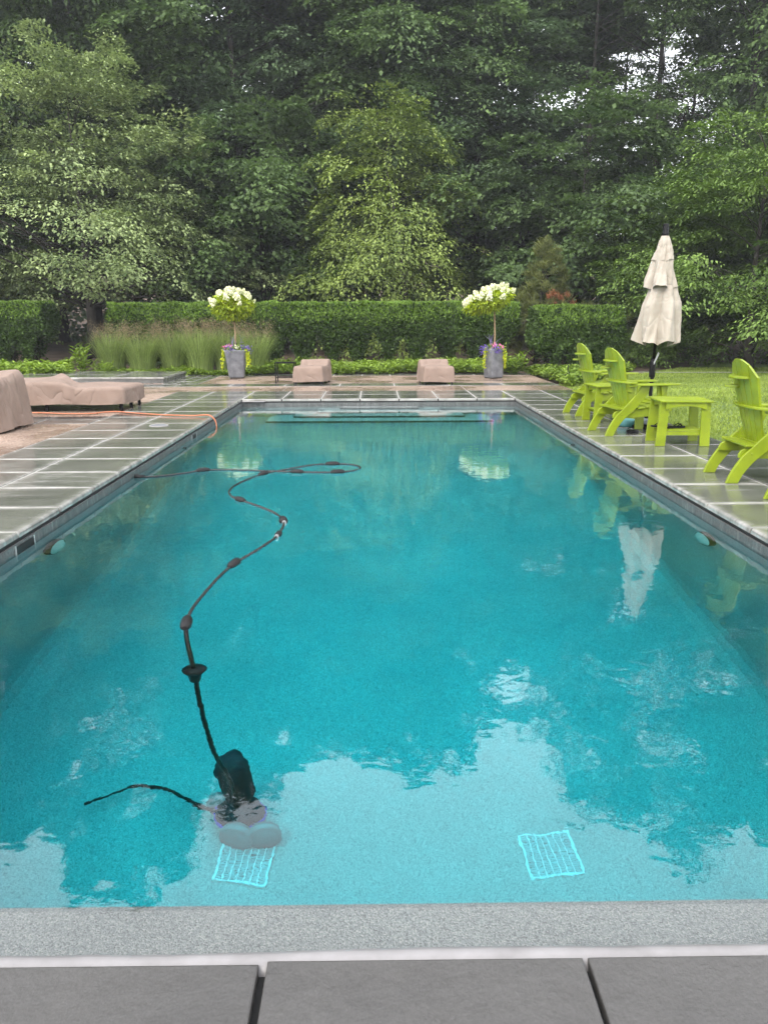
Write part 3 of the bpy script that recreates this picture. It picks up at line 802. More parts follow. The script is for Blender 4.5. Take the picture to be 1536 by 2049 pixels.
# small pine with rusty tips
def pine():
    r = np.random.default_rng(71)
    t = thing("pine_tree", "small olive pine with rusty orange tips behind the right planter", "tree", (5.2, 25.3, ground_z(5.2, 25.3)))
    tips = []; mb = MB(); mb.tube([(0, 0, -.1), (.05, 0, 1.4), (.15, .05, 2.8), (.22, 0, 3.6)], [.07, .055, .03, .012], 7)
    for i in range(190):
        q = r.random() ** .9; z = .35 + 3.4 * q; R = 1.25 * (1 - q) ** .75 + .12
        a = r.random() * 6.28; rr = R * (.35 + .65 * r.random() ** .5)
        tip = np.array([.22 * q + rr * math.cos(a), rr * math.sin(a), z + .12 * r.normal()]); tips.append(tip)
        if i % 3 == 0:
            mb.tube([(.2 * q, 0, z - .35), (tip[0] * .6, tip[1] * .6, z - .12), tuple(tip)], [.02, .013, .006], 5)
    link("trunk", mb.mesh("pine_trunk", M['bark'], True), t)
    tips = np.array(tips)
    def tuft(c, per, L):
        n = len(c) * per
        D = r.normal(size=(n, 3)); D[:, 2] = np.abs(D[:, 2]) * 1.0 + .25; D = nrm(D)
        P = np.repeat(c, per, 0) + r.normal(size=(n, 3)) * .05
        return P, D, r.normal(size=(n, 3)), L * (.7 + .6 * r.random(n)), np.full(n, .013), np.clip(r.normal(.5, .25, n) + np.repeat(r.normal(0, .12, len(c)), per), 0, 1)
    P, D, NN, L, W, ti = tuft(tips, 110, .17)
    link("crown", leaf_mesh("pine_crown", P, D, NN, L, W, M['pine'], ti, 0), t)
    rc = np.array([[.25, -.95, 2.15], [.35, -.95, 2.1], [.5, -.9, 2.02], [.15, -.98, 2.05], [.95, -.7, 1.85], [-1.1, -.5, 1.62], [.30, -.95, 1.85], [.75, -.75, 2.1]])
    P, D, NN, L, W, ti = tuft(rc, 70, .11)
    link("rusty_tips", leaf_mesh("rusty_tips", P, D, NN, L, W, M['rust'], ti, 0), t)["kind"] = "stuff"
    t2 = thing("pine_shrub", "low olive pine shrub showing above the right hedge", "shrub", (6.6, 24.6, ground_z(6.6, 24.6)))
    c2 = np.stack([r.normal(0, .55, 70), r.normal(0, .4, 70), .5 + 1.3 * r.random(70)], 1)
    P, D, NN, L, W, ti = tuft(c2, 100, .17)
    link("foliage", leaf_mesh("pine_shrub_foliage", P, D, NN, L, W, M['pine'], ti, 0), t2)
    MB().tube([(0, 0, -.1), (.05, 0, .8), (.1, 0, 1.5)], [.05, .035, .01], 6).build("stem", M['bark'], t2)
pine()

# ------------------------------------------------------------------ hedges
def hedge(label, x0, x1, y0, y1, h, seed, cut=0.95, spacing=0.85, dens=2300, tops=1.0, taper=0.0):
    cut = cut * 1.12
    r = np.random.default_rng(seed)
    t = thing("hedge", label, "hedge", ((x0 + x1) / 2, (y0 + y1) / 2, 0), 0, "clipped yew hedges")
    L = x1 - x0; B = y1 - y0
    ncb = max(2, int(round(L / spacing))); cxs = -L / 2 + L / ncb * (np.arange(ncb) + .5) + r.normal(0, .06, ncb)
    def shape_fix(P, Nn):
        # bulge, bushes narrow downward to their stems
        z = P[:, 2]
        P[:, 1] += np.sign(P[:, 1]) * 0.06 * wav(P * np.array([1, 0, 1]), seed + 1, 3.0)
        P[:, 0] += np.where(np.abs(P[:, 0]) > L / 2 - .25, np.sign(P[:, 0]) * .07 * wav(P, seed + 2, 3.0), 0)
        low = np.clip((cut + .25 * wav(P * np.array([1, 1, 0]), seed + 5, 3.2) - z) / cut, 0, 1)
        near = np.min(np.abs(P[:, 0:1] - cxs[None, :]), 1)
        half = L / ncb * .5 * (1.05 - 0.95 * low ** .8)
        keep = (low <= 0) | (near < half + .05 * r.normal(size=len(z)))
        P[:, 1] *= (1 - 0.55 * low)
        ends = np.clip(low * 1.0, 0, 1)
        P[:, 0] = np.where(np.abs(P[:, 0]) > L / 2 - .4, P[:, 0] * (1 - 0.35 * ends * .4 / (L / 2) * 2), P[:, 0])
        return keep
    def emit(P, Nn, size, mat, nm, keepfn=True, upb=.3, tb=0.5):
        k = shape_fix(P, Nn) if keepfn else np.ones(len(P), bool)
        P = P[k]; Nn = Nn[k]; n = len(P)
        D = nrm(Nn * .5 + r.normal(size=(n, 3)) * .6 + np.array([0, 0, upb]))
        NN = Nn * .8 + r.normal(size=(n, 3)) * .6
        L_ = size * (.6 + .8 * r.random(n))
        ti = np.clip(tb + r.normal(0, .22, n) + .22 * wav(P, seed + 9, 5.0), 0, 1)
        return link(nm, leaf_mesh(nm, P, D, NN, L_, L_ * .5, mat, ti), t)
    def face(n, which):
        u = r.random(n); v = r.random(n); dep = np.abs(r.normal(0, .07, n))
        clump = 0.06 * wav(np.stack([u * L, v * h, np.zeros(n)], 1), seed + 3, 7.0)
        dep = dep - clump
        if which in 'FB':
            s = -1 if which == 'F' else 1
            P = np.stack([(u - .5) * L, s * (B / 2 - dep), .08 + v * (h - .08)], 1); Nn = np.tile([0, s, .25], (n, 1))
        elif which in 'LR':
            s = -1 if which == 'L' else 1
            P = np.stack([s * (L / 2 - dep), (u - .5) * B, .08 + v * (h - .08)], 1); Nn = np.tile([s, 0, .25], (n, 1))
        else:
            P = np.stack([(u - .5) * L, (v - .5) * B, h - dep * .6 + 0.03 * wav(np.stack([u * L, v * B, v * 0], 1), seed + 4, 3.0)], 1); Nn = np.tile([0, 0, 1.0], (n, 1))
        # round off upper edges
        ez = np.clip((P[:, 2] - (h - .5)) / .5, 0, 1)
        P[:, 1] *= 1 - .42 * ez ** 1.6
        return P, Nn
    Ps = [face(int(dens * L * h), 'F'), face(int(dens * .35 * L * h), 'B'), face(int(dens * B * h), 'L'), face(int(dens * B * h), 'R')]
    P = np.concatenate([p[0] for p in Ps]); Nn = np.concatenate([p[1] for p in Ps])
    emit(P, Nn, .085, M['yew'], "foliage")
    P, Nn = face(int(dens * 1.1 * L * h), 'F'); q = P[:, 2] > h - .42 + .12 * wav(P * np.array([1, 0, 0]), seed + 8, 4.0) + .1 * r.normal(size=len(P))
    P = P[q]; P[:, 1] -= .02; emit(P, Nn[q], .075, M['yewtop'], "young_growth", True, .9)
    n = int(500 * L * B * h); Pi = np.stack([(r.random(n) - .5) * (L - .2), (r.random(n) - .5) * (B - .2), .25 + r.random(n) * (h - .3)], 1)
    emit(Pi, r.normal(size=(n, 3)), .12, M['yew'], "inner_foliage", tb=.2)
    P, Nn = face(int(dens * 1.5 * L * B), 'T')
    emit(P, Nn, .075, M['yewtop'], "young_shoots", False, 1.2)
    # upright new shoots breaking the clipped line
    ns = int(26 * L * tops)
    if ns:
        b = np.stack([(r.random(ns) - .5) * L, (r.random(ns) - .5) * B * .9, np.full(ns, h - .02)], 1)
        per = 12; P = np.repeat(b, per, 0); q = np.tile(np.arange(per) / per, ns) * np.repeat(.03 + .07 * r.random(ns), per)
        P[:, 2] += q; D = r.normal(size=P.shape); D[:, 2] = .9
        link("shoot_tips", leaf_mesh("shoot_tips", P, D, r.normal(size=P.shape), .045, .012, M['yewtop'], r.random(len(P))), t)["kind"] = "stuff"
    for c in cxs:
        mb = MB()
        for k in range(6):
            a = r.random() * 6.28
            x1_, y1_ = c + .36 * math.cos(a), .4 * math.sin(a)
            mb.tube([(c + r.normal() * .05, r.normal() * .05, -.08), (c + (x1_ - c) * .35, y1_ * .35, .45), (x1_, y1_, 1.05 + .3 * r.random())], [.03, .021, .01], 5)
        link("stem", mb.mesh("stem", M['bark'], True), t)
hedge("long clipped yew hedge behind the two planters", -7.75, 4.25, 23.0, 24.4, 1.86, 81)
hedge("short clipped yew hedge cut by the left frame edge", -14.0, -9.65, 23.0, 24.5, 1.92, 83)
hedge("short clipped yew hedge left of the closed umbrella", 4.45, 6.75, 21.2, 22.7, 1.72, 85, cut=0.6, tops=.4, dens=2500)

# ------------------------------------------------------------------ ground cover, grasses, small plants
def cover_bed(name, label, poly_fn, n, h, seed, z0=-0.05, size=.085):
    r = np.random.default_rng(seed)
    c = poly_fn(r, n); m = len(c); per = 9
    hh = h * (.55 + .45 * r.random(m)) * (1 + .35 * wav(np.c_[c, np.zeros(m)], seed, 2.5))
    P = np.repeat(np.c_[c, z0 + hh], per, 0); a = np.tile(np.arange(per) * 2.4, m) + np.repeat(r.random(m) * 6.28, per)
    D = np.stack([np.cos(a), np.sin(a), .15 + .35 * r.normal(size=m * per)], 1)
    P[:, 2] -= np.tile(np.linspace(0, 1, per), m) * np.repeat(hh, per) * .55
    NN = np.tile([0, 0, 1.0], (m * per, 1)) + r.normal(size=(m * per, 3)) * .3
    L = size * (.7 + .6 * r.random(m * per))
    ti = np.clip(np.repeat(r.normal(.55, .15, m) + .2 * wav(np.c_[c, np.zeros(m)], seed + 1, 1.5), per) + r.normal(0, .12, m * per), 0, 1)
    o = link(name, leaf_mesh(name, P, D, NN, L, L * .5, M['pachy'], ti)); tag(o, label, "ground cover", kind='stuff')
def rect_bed(x0, x1, y0, y1): return lambda r, n: np.stack([r.uniform(x0, x1, n), r.uniform(y0, y1, n)], 1)
cover_bed("ground_cover", "strip of light green ground cover along the foot of the long hedge", rect_bed(-3.4, 4.0, 20.9, 22.6), 3800, .34, 91)
cover_bed("ground_cover", "strip of light green ground cover in front of the tall grasses", rect_bed(-8.0, -3.2, 20.75, 21.3), 900, .2, 92)
cover_bed("ground_cover", "patch of light green ground cover beside the left hedge", lambda r, n: (lambda q: q[(q[:, 0] < -7.6 - (q[:, 1] - 19.5) * .35)])(np.stack([r.uniform(-13.5, -7.6, n), r.uniform(19.7, 22.3, n)], 1)), 2600, .38, 93, size=.12)
cover_bed("ground_cover", "bed of light green ground cover under the right hedge beside the lantern", lambda r, n: (lambda q: q[(q[:, 0] < 4.3 + (q[:, 1] - 16.8) * .62)])(np.stack([r.uniform(4.14, 7.2, n), r.uniform(16.6, 21.4, n)], 1)), 3600, .26, 94, size=.10)

def plant(label, loc, h, stems, spread, size, seed, mat='pachy'):
    r = np.random.default_rng(seed)
    t = thing("leafy_plant", label, "plant", (loc[0], loc[1], -0.05))
    mb = MB(); Ps = []; Ds = []
    for k in range(stems):
        a = r.random() * 6.28; q = spread * r.random() ** .5; hh = h * (.7 + .4 * r.random())
        tip = Vector((q * math.cos(a), q * math.sin(a), hh)); mb.tube([(tip.x * .3, tip.y * .3, -.02), tuple(tip * .6 + Vector((0, 0, .05))), tuple(tip)], [.008, .006, .003], 5)
        for j in range(14):
            f = .25 + .75 * j / 13; b = j * 2.4
            Ps.append((tip.x * (.3 + .7 * f), tip.y * (.3 + .7 * f), hh * f)); Ds.append((math.cos(b), math.sin(b), .35 + .4 * f))
    n = len(Ps)
    mb.build("stem", M['yewtop'], t)
    link("foliage", leaf_mesh("foliage", np.array(Ps), np.array(Ds) + r.normal(size=(n, 3)) * .15, np.tile([0, 0, 1.], (n, 1)) + r.normal(size=(n, 3)) * .2, size * (.7 + .6 * r.random(n)), size * .3, M[mat], np.clip(r.normal(.6, .2, n), 0, 1)), t)
plant("leafy pale green plant at the left end of the tall grasses", (-7.75, 20.9), .75, 9, .3, .2, 101)
plant("broad leaved plant in the bed right of the right planter", (3.75, 20.95), .5, 12, .38, .22, 102)
plant("low leafy plant at the foot of the tall grasses by the platform", (-7.2, 20.7), .42, 10, .3, .16, 103)

def grass_clump(label, loc, h, rr, seed, nb=950):
    r = np.random.default_rng(seed)
    t = thing("ornamental_grass", label, "grass", (loc[0], loc[1], -0.05), 0, "feathery ornamental grasses by the left planter")
    seg = 5
    def blades(n, hh, base, lean, w):
        a = r.random(n) * 6.283; q = base * r.random(n) ** .5
        H = hh * (.65 + .45 * r.random(n)); ln = lean * (.2 + r.random(n)) * H
        b0 = np.stack([q * np.cos(a), q * np.sin(a), np.zeros(n)], 1)
        o = np.stack([np.cos(a + r.normal(0, .5, n)), np.sin(a + r.normal(0, .5, n)), np.zeros(n)], 1)
        s = np.stack([-o[:, 1], o[:, 0], np.zeros(n)], 1)
        V = []
        for k in range(seg + 1):
            f = k / seg
            c = b0 + o * (ln * f ** 2.2)[:, None]; c[:, 2] = H * (f - .12 * f ** 4 * (ln / H))
            ww = w * (1 - f) ** .6
            V += [c - s * ww / 2, c + s * ww / 2]
        V = np.stack(V, 1).reshape(-1, 3); m = 2 * (seg + 1)
        base_i = (np.arange(n) * m)[:, None]
        F = np.concatenate([base_i + np.array([2 * k, 2 * k + 1, 2 * k + 3, 2 * k + 2]) for k in range(seg)], 0)
        return V, F, np.tile(np.clip(r.normal(.5, .22, n), 0, 1), seg)
    V, F, ti = blades(nb, h * .95, rr * .6, .5, .012)
    link("blades", mesh_np("blades", V, F, M['blade'], ti), t)
    # airy seed heads
    n = 70; a = r.random(n) * 6.28; q = rr * 1.1 * r.random(n) ** .5
    c = np.stack([q * np.cos(a), q * np.sin(a), h * (.78 + .3 * r.random(n))], 1)
    per = 26; P = np.repeat(c, per, 0) + r.normal(size=(n * per, 3)) * np.array([.05, .05, .09])
    D = r.normal(size=(n * per, 3)); D[:, 2] = np.abs(D[:, 2]) + .3
    link("seed_heads", leaf_mesh("seed_heads", P, D, r.normal(size=(n * per, 3)), .05 * (.6 + .8 * r.random(n * per)), .006, M['panicle'], np.clip(r.normal(.5, .25, n * per), 0, 1), 0), t)
GR = [(-7.2, 21.7, 1.28, "feathery grass clump at the left end of the grass row"), (-6.35, 21.55, 1.22, "second feathery grass clump from the left"),
      (-5.5, 21.7, 1.30, "third feathery grass clump from the left"), (-4.75, 21.5, 1.35, "bluish grass clump left of the left planter"),
      (-4.05, 21.7, 1.32, "feathery grass clump right behind the left planter"), (-3.3, 21.5, 1.28, "feathery grass clump at the right end of the grass row")]
for i, (x, y, h, lab) in enumerate(GR): grass_clump(lab, (x, y), h, .55, 110 + i)

# lawn blades
r = np.random.default_rng(121)
n = 210000
d = r.random(n); x = RX_out + .02 + r.random(n) ** 1.2 * 13; y = 5.5 + r.random(n) ** 1.15 * 17.5
k = (x > 4.1 + np.clip(y - 17.3, 0, 9) * .85)
x = x[k]; y = y[k]; n = len(x)
z = np.array([-0.055] * n) + 0.03 + np.where(y > 21, 0.35 * (lambda t: t * t * (3 - 2 * t))(np.clip((y - 21) / 14, 0, 1)), 0)
a = r.random(n) * 6.28; H = .025 + .03 * r.random(n)
w = .006 + .0006 * np.clip(y - 8, 0, 14)
B = np.stack([x, y, z], 1); S = np.stack([np.cos(a), np.sin(a), a * 0], 1) * w[:, None]
T = B + np.stack([r.normal(0, .02, n), r.normal(0, .02, n), H], 1)
V = np.stack([B - S, B + S, T], 1).reshape(-1, 3)
pn = wav(np.stack([x, y, z * 0], 1), 3, .9)
ti = np.clip(.5 + .25 * pn + r.normal(0, .2, n), 0, 1)
gl = link("lawn_grass", mesh_np("lawn_grass", V, np.arange(3 * n).reshape(n, 3), M['turf'], ti)); tag(gl, "short mown grass of the lawn behind the green chairs", "grass", kind='stuff')

# ------------------------------------------------------------------ raised platform, cord, lantern
pf = thing("raised_platform", "low raised bluestone platform beside the tall grasses", "platform", (0, 0, 0))
MB().box(-8.6, -4.92, 18.22, 20.4, -0.05, 0.09).build("base", M['slab_dark'], pf, bevel=.006)
xx = [-8.62, -7.38, -6.14, -4.90]
for a, b_ in zip(xx[:-1], xx[1:]):
    for (y0, y1) in ((18.20, 19.30), (19.30, 20.42)):
        o = link("slab", slab_mesh(b_ - a - .012, y1 - y0 - .012, None, 'slab'), pf, ((a + b_) / 2, (y0 + y1) / 2, 0.134))
tag(MB().tube(catmull([(4.9, 21.2, .03), (8, 20.9, .02), (12, 20.5, .03), (18, 20.0, .02)], 6), .006, 6).build("cord", M['rope']), "thin pale cord lying across the lawn behind the chairs", "cord")
def lantern(loc, s, label):
    t = thing("path_lantern", label, "lantern", loc, 0, "black path lanterns")
    MB().tube([(0, 0, -.05), (0, 0, .1 * s)], .012, 8).build("stake", M['black'], t)
    lb = MB().lathe([(.03 * s, .10 * s), (.075 * s, .12 * s), (.085 * s, .17 * s), (.075 * s, .23 * s), (.03 * s, .25 * s)], 16).build("lamp_body", M['black'], t, smooth=True)
    for k in range(3): MB().tube([(.09 * s * math.cos(a), .09 * s * math.sin(a), .14 * s + k * .03 * s) for a in np.linspace(0, 6.283, 17)], .006, 5).build("ring", M['black'], lb)
    MB().lathe([(.09 * s, .25 * s), (.05 * s, .29 * s), (.012 * s, .33 * s), (.01 * s, .46 * s)], 12).build("cap", M['black'], t, smooth=True)
lantern((4.28, 17.25, -.03), 1.0, "small black path lantern in the ground cover left of the far chair")
lantern((-9.0, 24.9, 0.0), 1.0, "small dark lantern in the gap beside the left hedge")

# ------------------------------------------------------------------ planters
def rounded_sq(hw, rr, n=6):
    out = []
    for cx_, cy_, a0 in ((1, 1, 0), (-1, 1, 90), (-1, -1, 180), (1, -1, 270)):
        for k in range(n + 1):
            a = rad(a0 + 90 * k / n); out.append((cx_ * (hw - rr) + rr * math.cos(a), cy_ * (hw - rr) + rr * math.sin(a)))
    return out
def blossom_mesh():
    r = np.random.default_rng(131); n = 90
    q = r.random(n); a = r.random(n) * 6.28; R = .085 * (1 - .75 * q) * (.8 + .3 * r.random(n))
    P = np.stack([R * np.cos(a), R * np.sin(a), q * .15], 1); Nn = nrm(np.stack([np.cos(a), np.sin(a), .5 + q], 1) + r.normal(size=(n, 3)) * .3)
    D = nrm(np.cross(Nn, r.normal(size=(n, 3))))
    return leaf_mesh("blossom", P - D * .022, D, Nn, .045, .042, M['petal'], np.clip(r.normal(.6, .25, n) , 0, 1), .05)
BLOSSOM = blossom_mesh()
def planter(x, y, label, rz, tw, bw, hlab, flab, seed, top, crown_c, crown_r, nbl, lean):
    r = np.random.default_rng(seed)
    p = thing("planter", label, "planter", (x, y, 0.0), rz, "grey zinc planters")
    mb = MB(); m = 28; rings = []
    prof = [(bw * .93, 0.012), (bw, .04), (tw * .985, .62), (tw * 1.03, .66), (tw * 1.05, .70), (tw * .93, .705), (tw * .9, .60)]
    V = []; F = []
    for hw, z in prof: V += [(u, v, z) for u, v in rounded_sq(hw, hw * .35)]
    for i in range(len(prof) - 1):
        F += [(i * m + k, i * m + (k + 1) % m, (i + 1) * m + (k + 1) % m, (i + 1) * m + k) for k in range(m)]
    F += [tuple(range(m - 1, -1, -1))]
    mb.add(V, F); mb.build("pot", M['zinc'], p, smooth=True)
    MB().prism(rounded_sq(tw * .895, tw * .3), .58, .64, 'z').build("soil", M['soil'], p)
    for sx in (-1, 1):
        for sy in (-1, 1): MB().box(sx * bw * .7 - .025, sx * bw * .7 + .025, sy * bw * .7 - .025, sy * bw * .7 + .025, 0, .0115).build("foot", M['black'], p)
    # hydrangea standard
    h = thing("hydrangea_tree", hlab, "shrub", (x, y, .64), 0, "hydrangea standards in the planters")
    mb = MB(); c = Vector(crown_c)
    mb.tube([(0, 0, -.03), (.01, 0, .4), (.0 + c.x * .15, 0, c.z - crown_r[2] * .55)], [.022, .019, .017], 8)
    nb_ = 16
    for k in range(nb_):
        a = 6.28 * k / nb_ + r.normal() * .2; q = .5 + .5 * r.random()
        tip = c + Vector((crown_r[0] * q * math.cos(a), crown_r[1] * q * math.sin(a), crown_r[2] * (.1 + .7 * r.random())))
        s0 = Vector((c.x * .15, 0, c.z - crown_r[2] * .6))
        mb.tube([s0, s0.lerp(tip, .5) + Vector((0, 0, .05)), tip], [.012, .008, .004], 5)
    mb.build("trunk", M['twig'], h, smooth=True)
    n = 2100
    u = nrm(r.normal(size=(n, 3))); u[:, 2] = u[:, 2] * .9
    q = r.random(n) ** .4
    P = np.array(c) + u * q[:, None] * np.array(crown_r) * (1 + .15 * wav(u, seed, 3.0))[:, None]
    P[:, 2] += lean * (P[:, 0] - c.x)
    D = u + r.normal(size=(n, 3)) * .5; D[:, 2] -= .2
    NN = np.tile([0, 0, 1.], (n, 1)) + r.normal(size=(n, 3)) * .5
    link("crown", leaf_mesh("hydrangea_crown", P, D, NN, .11 * (.6 + .7 * r.random(n)), .055, M['hyd'], np.clip(r.normal(.5, .25, n) + .25 * (P[:, 2] - c.z) / crown_r[2], 0, 1)), h)
    for k in range(nbl):
        a = r.random() * 6.28; v = r.random() ** .8
        el = -.12 + 1.55 * v
        d_ = Vector((math.cos(a) * math.cos(el), math.sin(a) * math.cos(el), math.sin(el)))
        if k % 3 == 0 and d_.y > 0: d_.y = -d_.y
        pos = c + Vector((d_.x * crown_r[0] * 1.0, d_.y * crown_r[1] * 1.0, d_.z * crown_r[2] * .98))
        pos.z += lean * (pos.x - c.x)
        o = link("blossom", BLOSSOM, h, pos, Vector((d_.x * .7, d_.y * .7, 1)).to_track_quat('Z', 'Y').to_euler()); s_ = .62 + .45 * r.random(); o.scale = (s_, s_, s_ * .95)
    # bedding plants round the stem
    f = thing("bedding_flowers", flab, "flowers", (x, y, .64), 0, "flowers spilling over the planters")
    def puff(nm, mat, cs, per, sp, size):
        if len(cs) > 1 and nm != "green_foliage":
            for c_ in cs: puff(nm, mat, [c_], per, sp, size)
            return
        cs = np.array(cs); n = len(cs) * per
        P = np.repeat(cs, per, 0) + r.normal(size=(n, 3)) * np.array([sp, sp, sp * .7])
        D = r.normal(size=(n, 3)); D[:, 2] += .3
        link(nm, leaf_mesh(nm, P, D, r.normal(size=(n, 3)) + np.array([0, -.4, .8]), size * (.6 + .8 * r.random(n)), size * .75, M[mat], np.clip(r.normal(.55, .25, n), 0, 1)), f)["kind"] = "stuff"
    T = tw
    puff("green_foliage", 'pachy', [(T * .8 * math.cos(a), T * .8 * math.sin(a), .07) for a in np.linspace(0, 6.28, 12)], 34, .06, .06)
    if seed % 2:
        puff("purple_flower_cluster", 'purple', [(-T * .55, -T * .8, .10), (-T * .2, -T * .95, .08), (T * .8, -T * .6, .12), (T * 1.05, -T * .3, .10), (T * 1.15, -T * .2, .04)], 70, .055, .03)
        puff("pink_flower_cluster", 'pink', [(-T * .85, -T * .7, .13), (-T * .5, -T * .6, .15)], 26, .035, .04)
        puff("white_flower_cluster", 'petal', [(T * .1, -T * .7, .14), (T * .3, -T * .8, .12)], 26, .035, .04)
    else:
        puff("purple_flower_cluster", 'purple', [(-T * 1.2, -T * .4, .06), (-T * 1.25, -T * .2, -.02), (-T * 1.1, -T * .5, .1), (0, -T * 1.0, .08), (T * .3, -T * 1.0, .06), (T * .15, -T * 1.0, .0)], 80, .055, .03)
        puff("pink_flower_cluster", 'pink', [(T * .6, -T * .8, .13), (T * .8, -T * .7, .09), (-T * .1, -T * .8, .15)], 30, .035, .045)
        puff("white_flower_cluster", 'petal', [(-T * .5, -T * .8, .08)], 20, .03, .04)
    # lime vines hanging down the sides
    for sx, num, dz in ((-1, 2, .55), (1, 4, .5)):
        for k in range(num):
            b = np.array([sx * T * (1.06 + .03 * k), -T * (.75 - .25 * k), .08]); ln = dz * (.6 + .4 * r.random())
            m_ = 60; q = r.random(m_)
            P = b + np.stack([sx * .035 * np.sin(q * 2) + r.normal(0, .014, m_), r.normal(0, .014, m_), -ln * q], 1)
            D = r.normal(size=(m_, 3)); D[:, 2] -= .6
            link("trailing_vine", leaf_mesh("trailing_vine", P, D, r.normal(size=(m_, 3)) + np.array([0, -1, .3]), .045, .03, M['lime'], np.clip(r.normal(.6, .25, m_), 0, 1)), f)
    sp = MB()
    for k in range(7):
        a = r.random() * 6.28; b = Vector((T * .5 * math.cos(a), T * .5 * math.sin(a), .03)); sp.tube([b, b + Vector((r.normal() * .04, r.normal() * .03, .2)), b + Vector((r.normal() * .09, 0, .3 + .1 * r.random()))], [.006, .005, .002], 5)
    sp.build("flower_spikes", plain("lavender_spikes", (.22, .18, .36), .7), f)
planter(-3.47, 19.72, "grey zinc planter in front of the tall grasses", 0.1, .262, .19, "white flowering hydrangea standard in the left planter", "purple and white flowers with lime vines in the left planter", 141, 2.11, (-0.02, 0, 1.12), (.52, .5, .34), 46, 0.0)
planter(2.95, 19.35, "grey zinc planter beside the right end of the long hedge", 0.55, .20, .185, "white flowering hydrangea standard in the right planter", "purple and pink flowers with lime vines in the right planter", 142, 2.11, (-0.16, 0, 1.2), (.58, .5, .27), 60, 0.28)

# ------------------------------------------------------------------ covered furniture
def drape(x0, x1, y0, y1, hfn, zb, seed, flare=.03, fold=.02, rc=.06, N_=180, rings=18, side=12, inset=0.03):
    cx_, cy_ = (x0 + x1) / 2, (y0 + y1) / 2; hx, hy = (x1 - x0) / 2, (y1 - y0) / 2
    per = []
    tot = 4 * (hx + hy)
    for k in range(N_):
        s = tot * k / N_
        if s < 2 * hx: p = (-hx + s, -hy)
        elif s < 2 * hx + 2 * hy: p = (hx, -hy + s - 2 * hx)
        elif s < 4 * hx + 2 * hy: p = (hx - (s - 2 * hx - 2 * hy), hy)
        else: p = (-hx, hy - (s - 4 * hx - 2 * hy))
        # round the corners
        qx, qy = p
        ex, ey = max(0, abs(qx) - (hx - rc)), max(0, abs(qy) - (hy - rc))
        if ex > 0 and ey > 0:
            l = math.hypot(ex, ey); f = min(1, rc / l)
            qx = math.copysign(hx - rc + ex * f, qx); qy = math.copysign(hy - rc + ey * f, qy)
        per.append((qx, qy))
    per = np.array(per); out = nrm(np.sign(per) * np.maximum(np.abs(per) - np.array([hx, hy]) + rc, 0) + 1e-6)
    V = []; 
    S = list(np.linspace(0.0, 1.0, rings) ** .75)
    for s in S:
        q = per * s * (1 - inset / max(hx, hy)); z = np.array([hfn(cx_ + a, cy_ + b) for a, b in q])
        edge = max(0, (s - .93) / .07)
        V.append(np.c_[q[:, 0] + cx_, q[:, 1] + cy_, z - .012 * edge ** 2])
    ztop = V[-1][:, 2]
    ang = np.linspace(0, 1, N_, endpoint=False) * tot
    rr = np.random.default_rng(seed)
    ph = rr.random(6) * 6.28
    cusp = lambda q: 1.2 * (1 - 2 * np.abs(np.sin(q / 2)) ** .7)
    fld = np.sin(ang * 9 + ph[0]) * .5 + np.sin(ang * 17 + ph[1] + 2 * np.sin(ang * 3)) * .35 + np.sin(ang * 29 + ph[2]) * .2
    for k in range(1, side + 1):
        f = k / side
        tilt = cusp(ang * 8 + ph[0] + 2.6 * f) * .45 + cusp(ang * 15 + ph[1] + 2 * np.sin(ang * 3) - 2.5 * f) * .4 + cusp(ang * 43 + ph[2]) * .16 * f ** 3
        off = flare * f ** .8 + fold * f ** .7 * tilt
        q = per + out * off[:, None]
        z = ztop * (1 - f) + (zb + .010 * np.sin(ang * 6 + ph[3])) * f - .012 * (1 - f)
        V.append(np.c_[q[:, 0] + cx_, q[:, 1] + cy_, z])
    V = np.concatenate(V); V += 0.0025 * np.stack([wav(V, seed + 1, 9), wav(V, seed + 2, 9), wav(V, seed + 3, 8)], 1)
    m = len(V) // N_
    F = [(i * N_ + k, i * N_ + (k + 1) % N_, (i + 1) * N_ + (k + 1) % N_, (i + 1) * N_ + k) for i in range(m - 1) for k in range(N_)]
    return mesh_np("cover", V, F, M['cover'], smooth=True)
def sstep(a, b, x):
    t = min(max((x - a) / (b - a), 0), 1); return t * t * (3 - 2 * t)
# chaise under a tan cover
ch = thing("covered_chaise", "long low chaise under a tan cover beside the raised platform", "covered chaise", (0, 0, 0))
def hch(x, y):
    back = sstep(-4.85, -5.2, x + .35 * (y - 12.9)) * .085
    ridge = .075 * math.exp(-abs((x + 4.95 + .75 * (y - 12.9)) / .11) ** 1.3) * sstep(12.7, 13.2, y)
    return .385 + back + ridge + .006 * math.sin(x * 7 + y * 3) + .004 * math.sin(y * 9 - x * 4) - .03 * sstep(.5, 1, abs(x + 4.6) * .0)
link("cover", drape(-6.6, -3.98, 12.36, 13.5, hch, .115, 151, flare=.025, fold=.024, rc=.04), ch)
MB().box(-6.5, -4.08, 12.46, 13.4, .13, .22).build("frame", M['black'], ch)
for (x, y) in ((-4.06, 12.44), (-4.06, 13.4), (-5.25, 12.44), (-6.5, 12.44), (-4.06, 12.95), (-6.5, 13.4)):
    MB().box(x - .022, x + .022, y - .022, y + .022, 0, .13).build("leg", M['black'], ch)
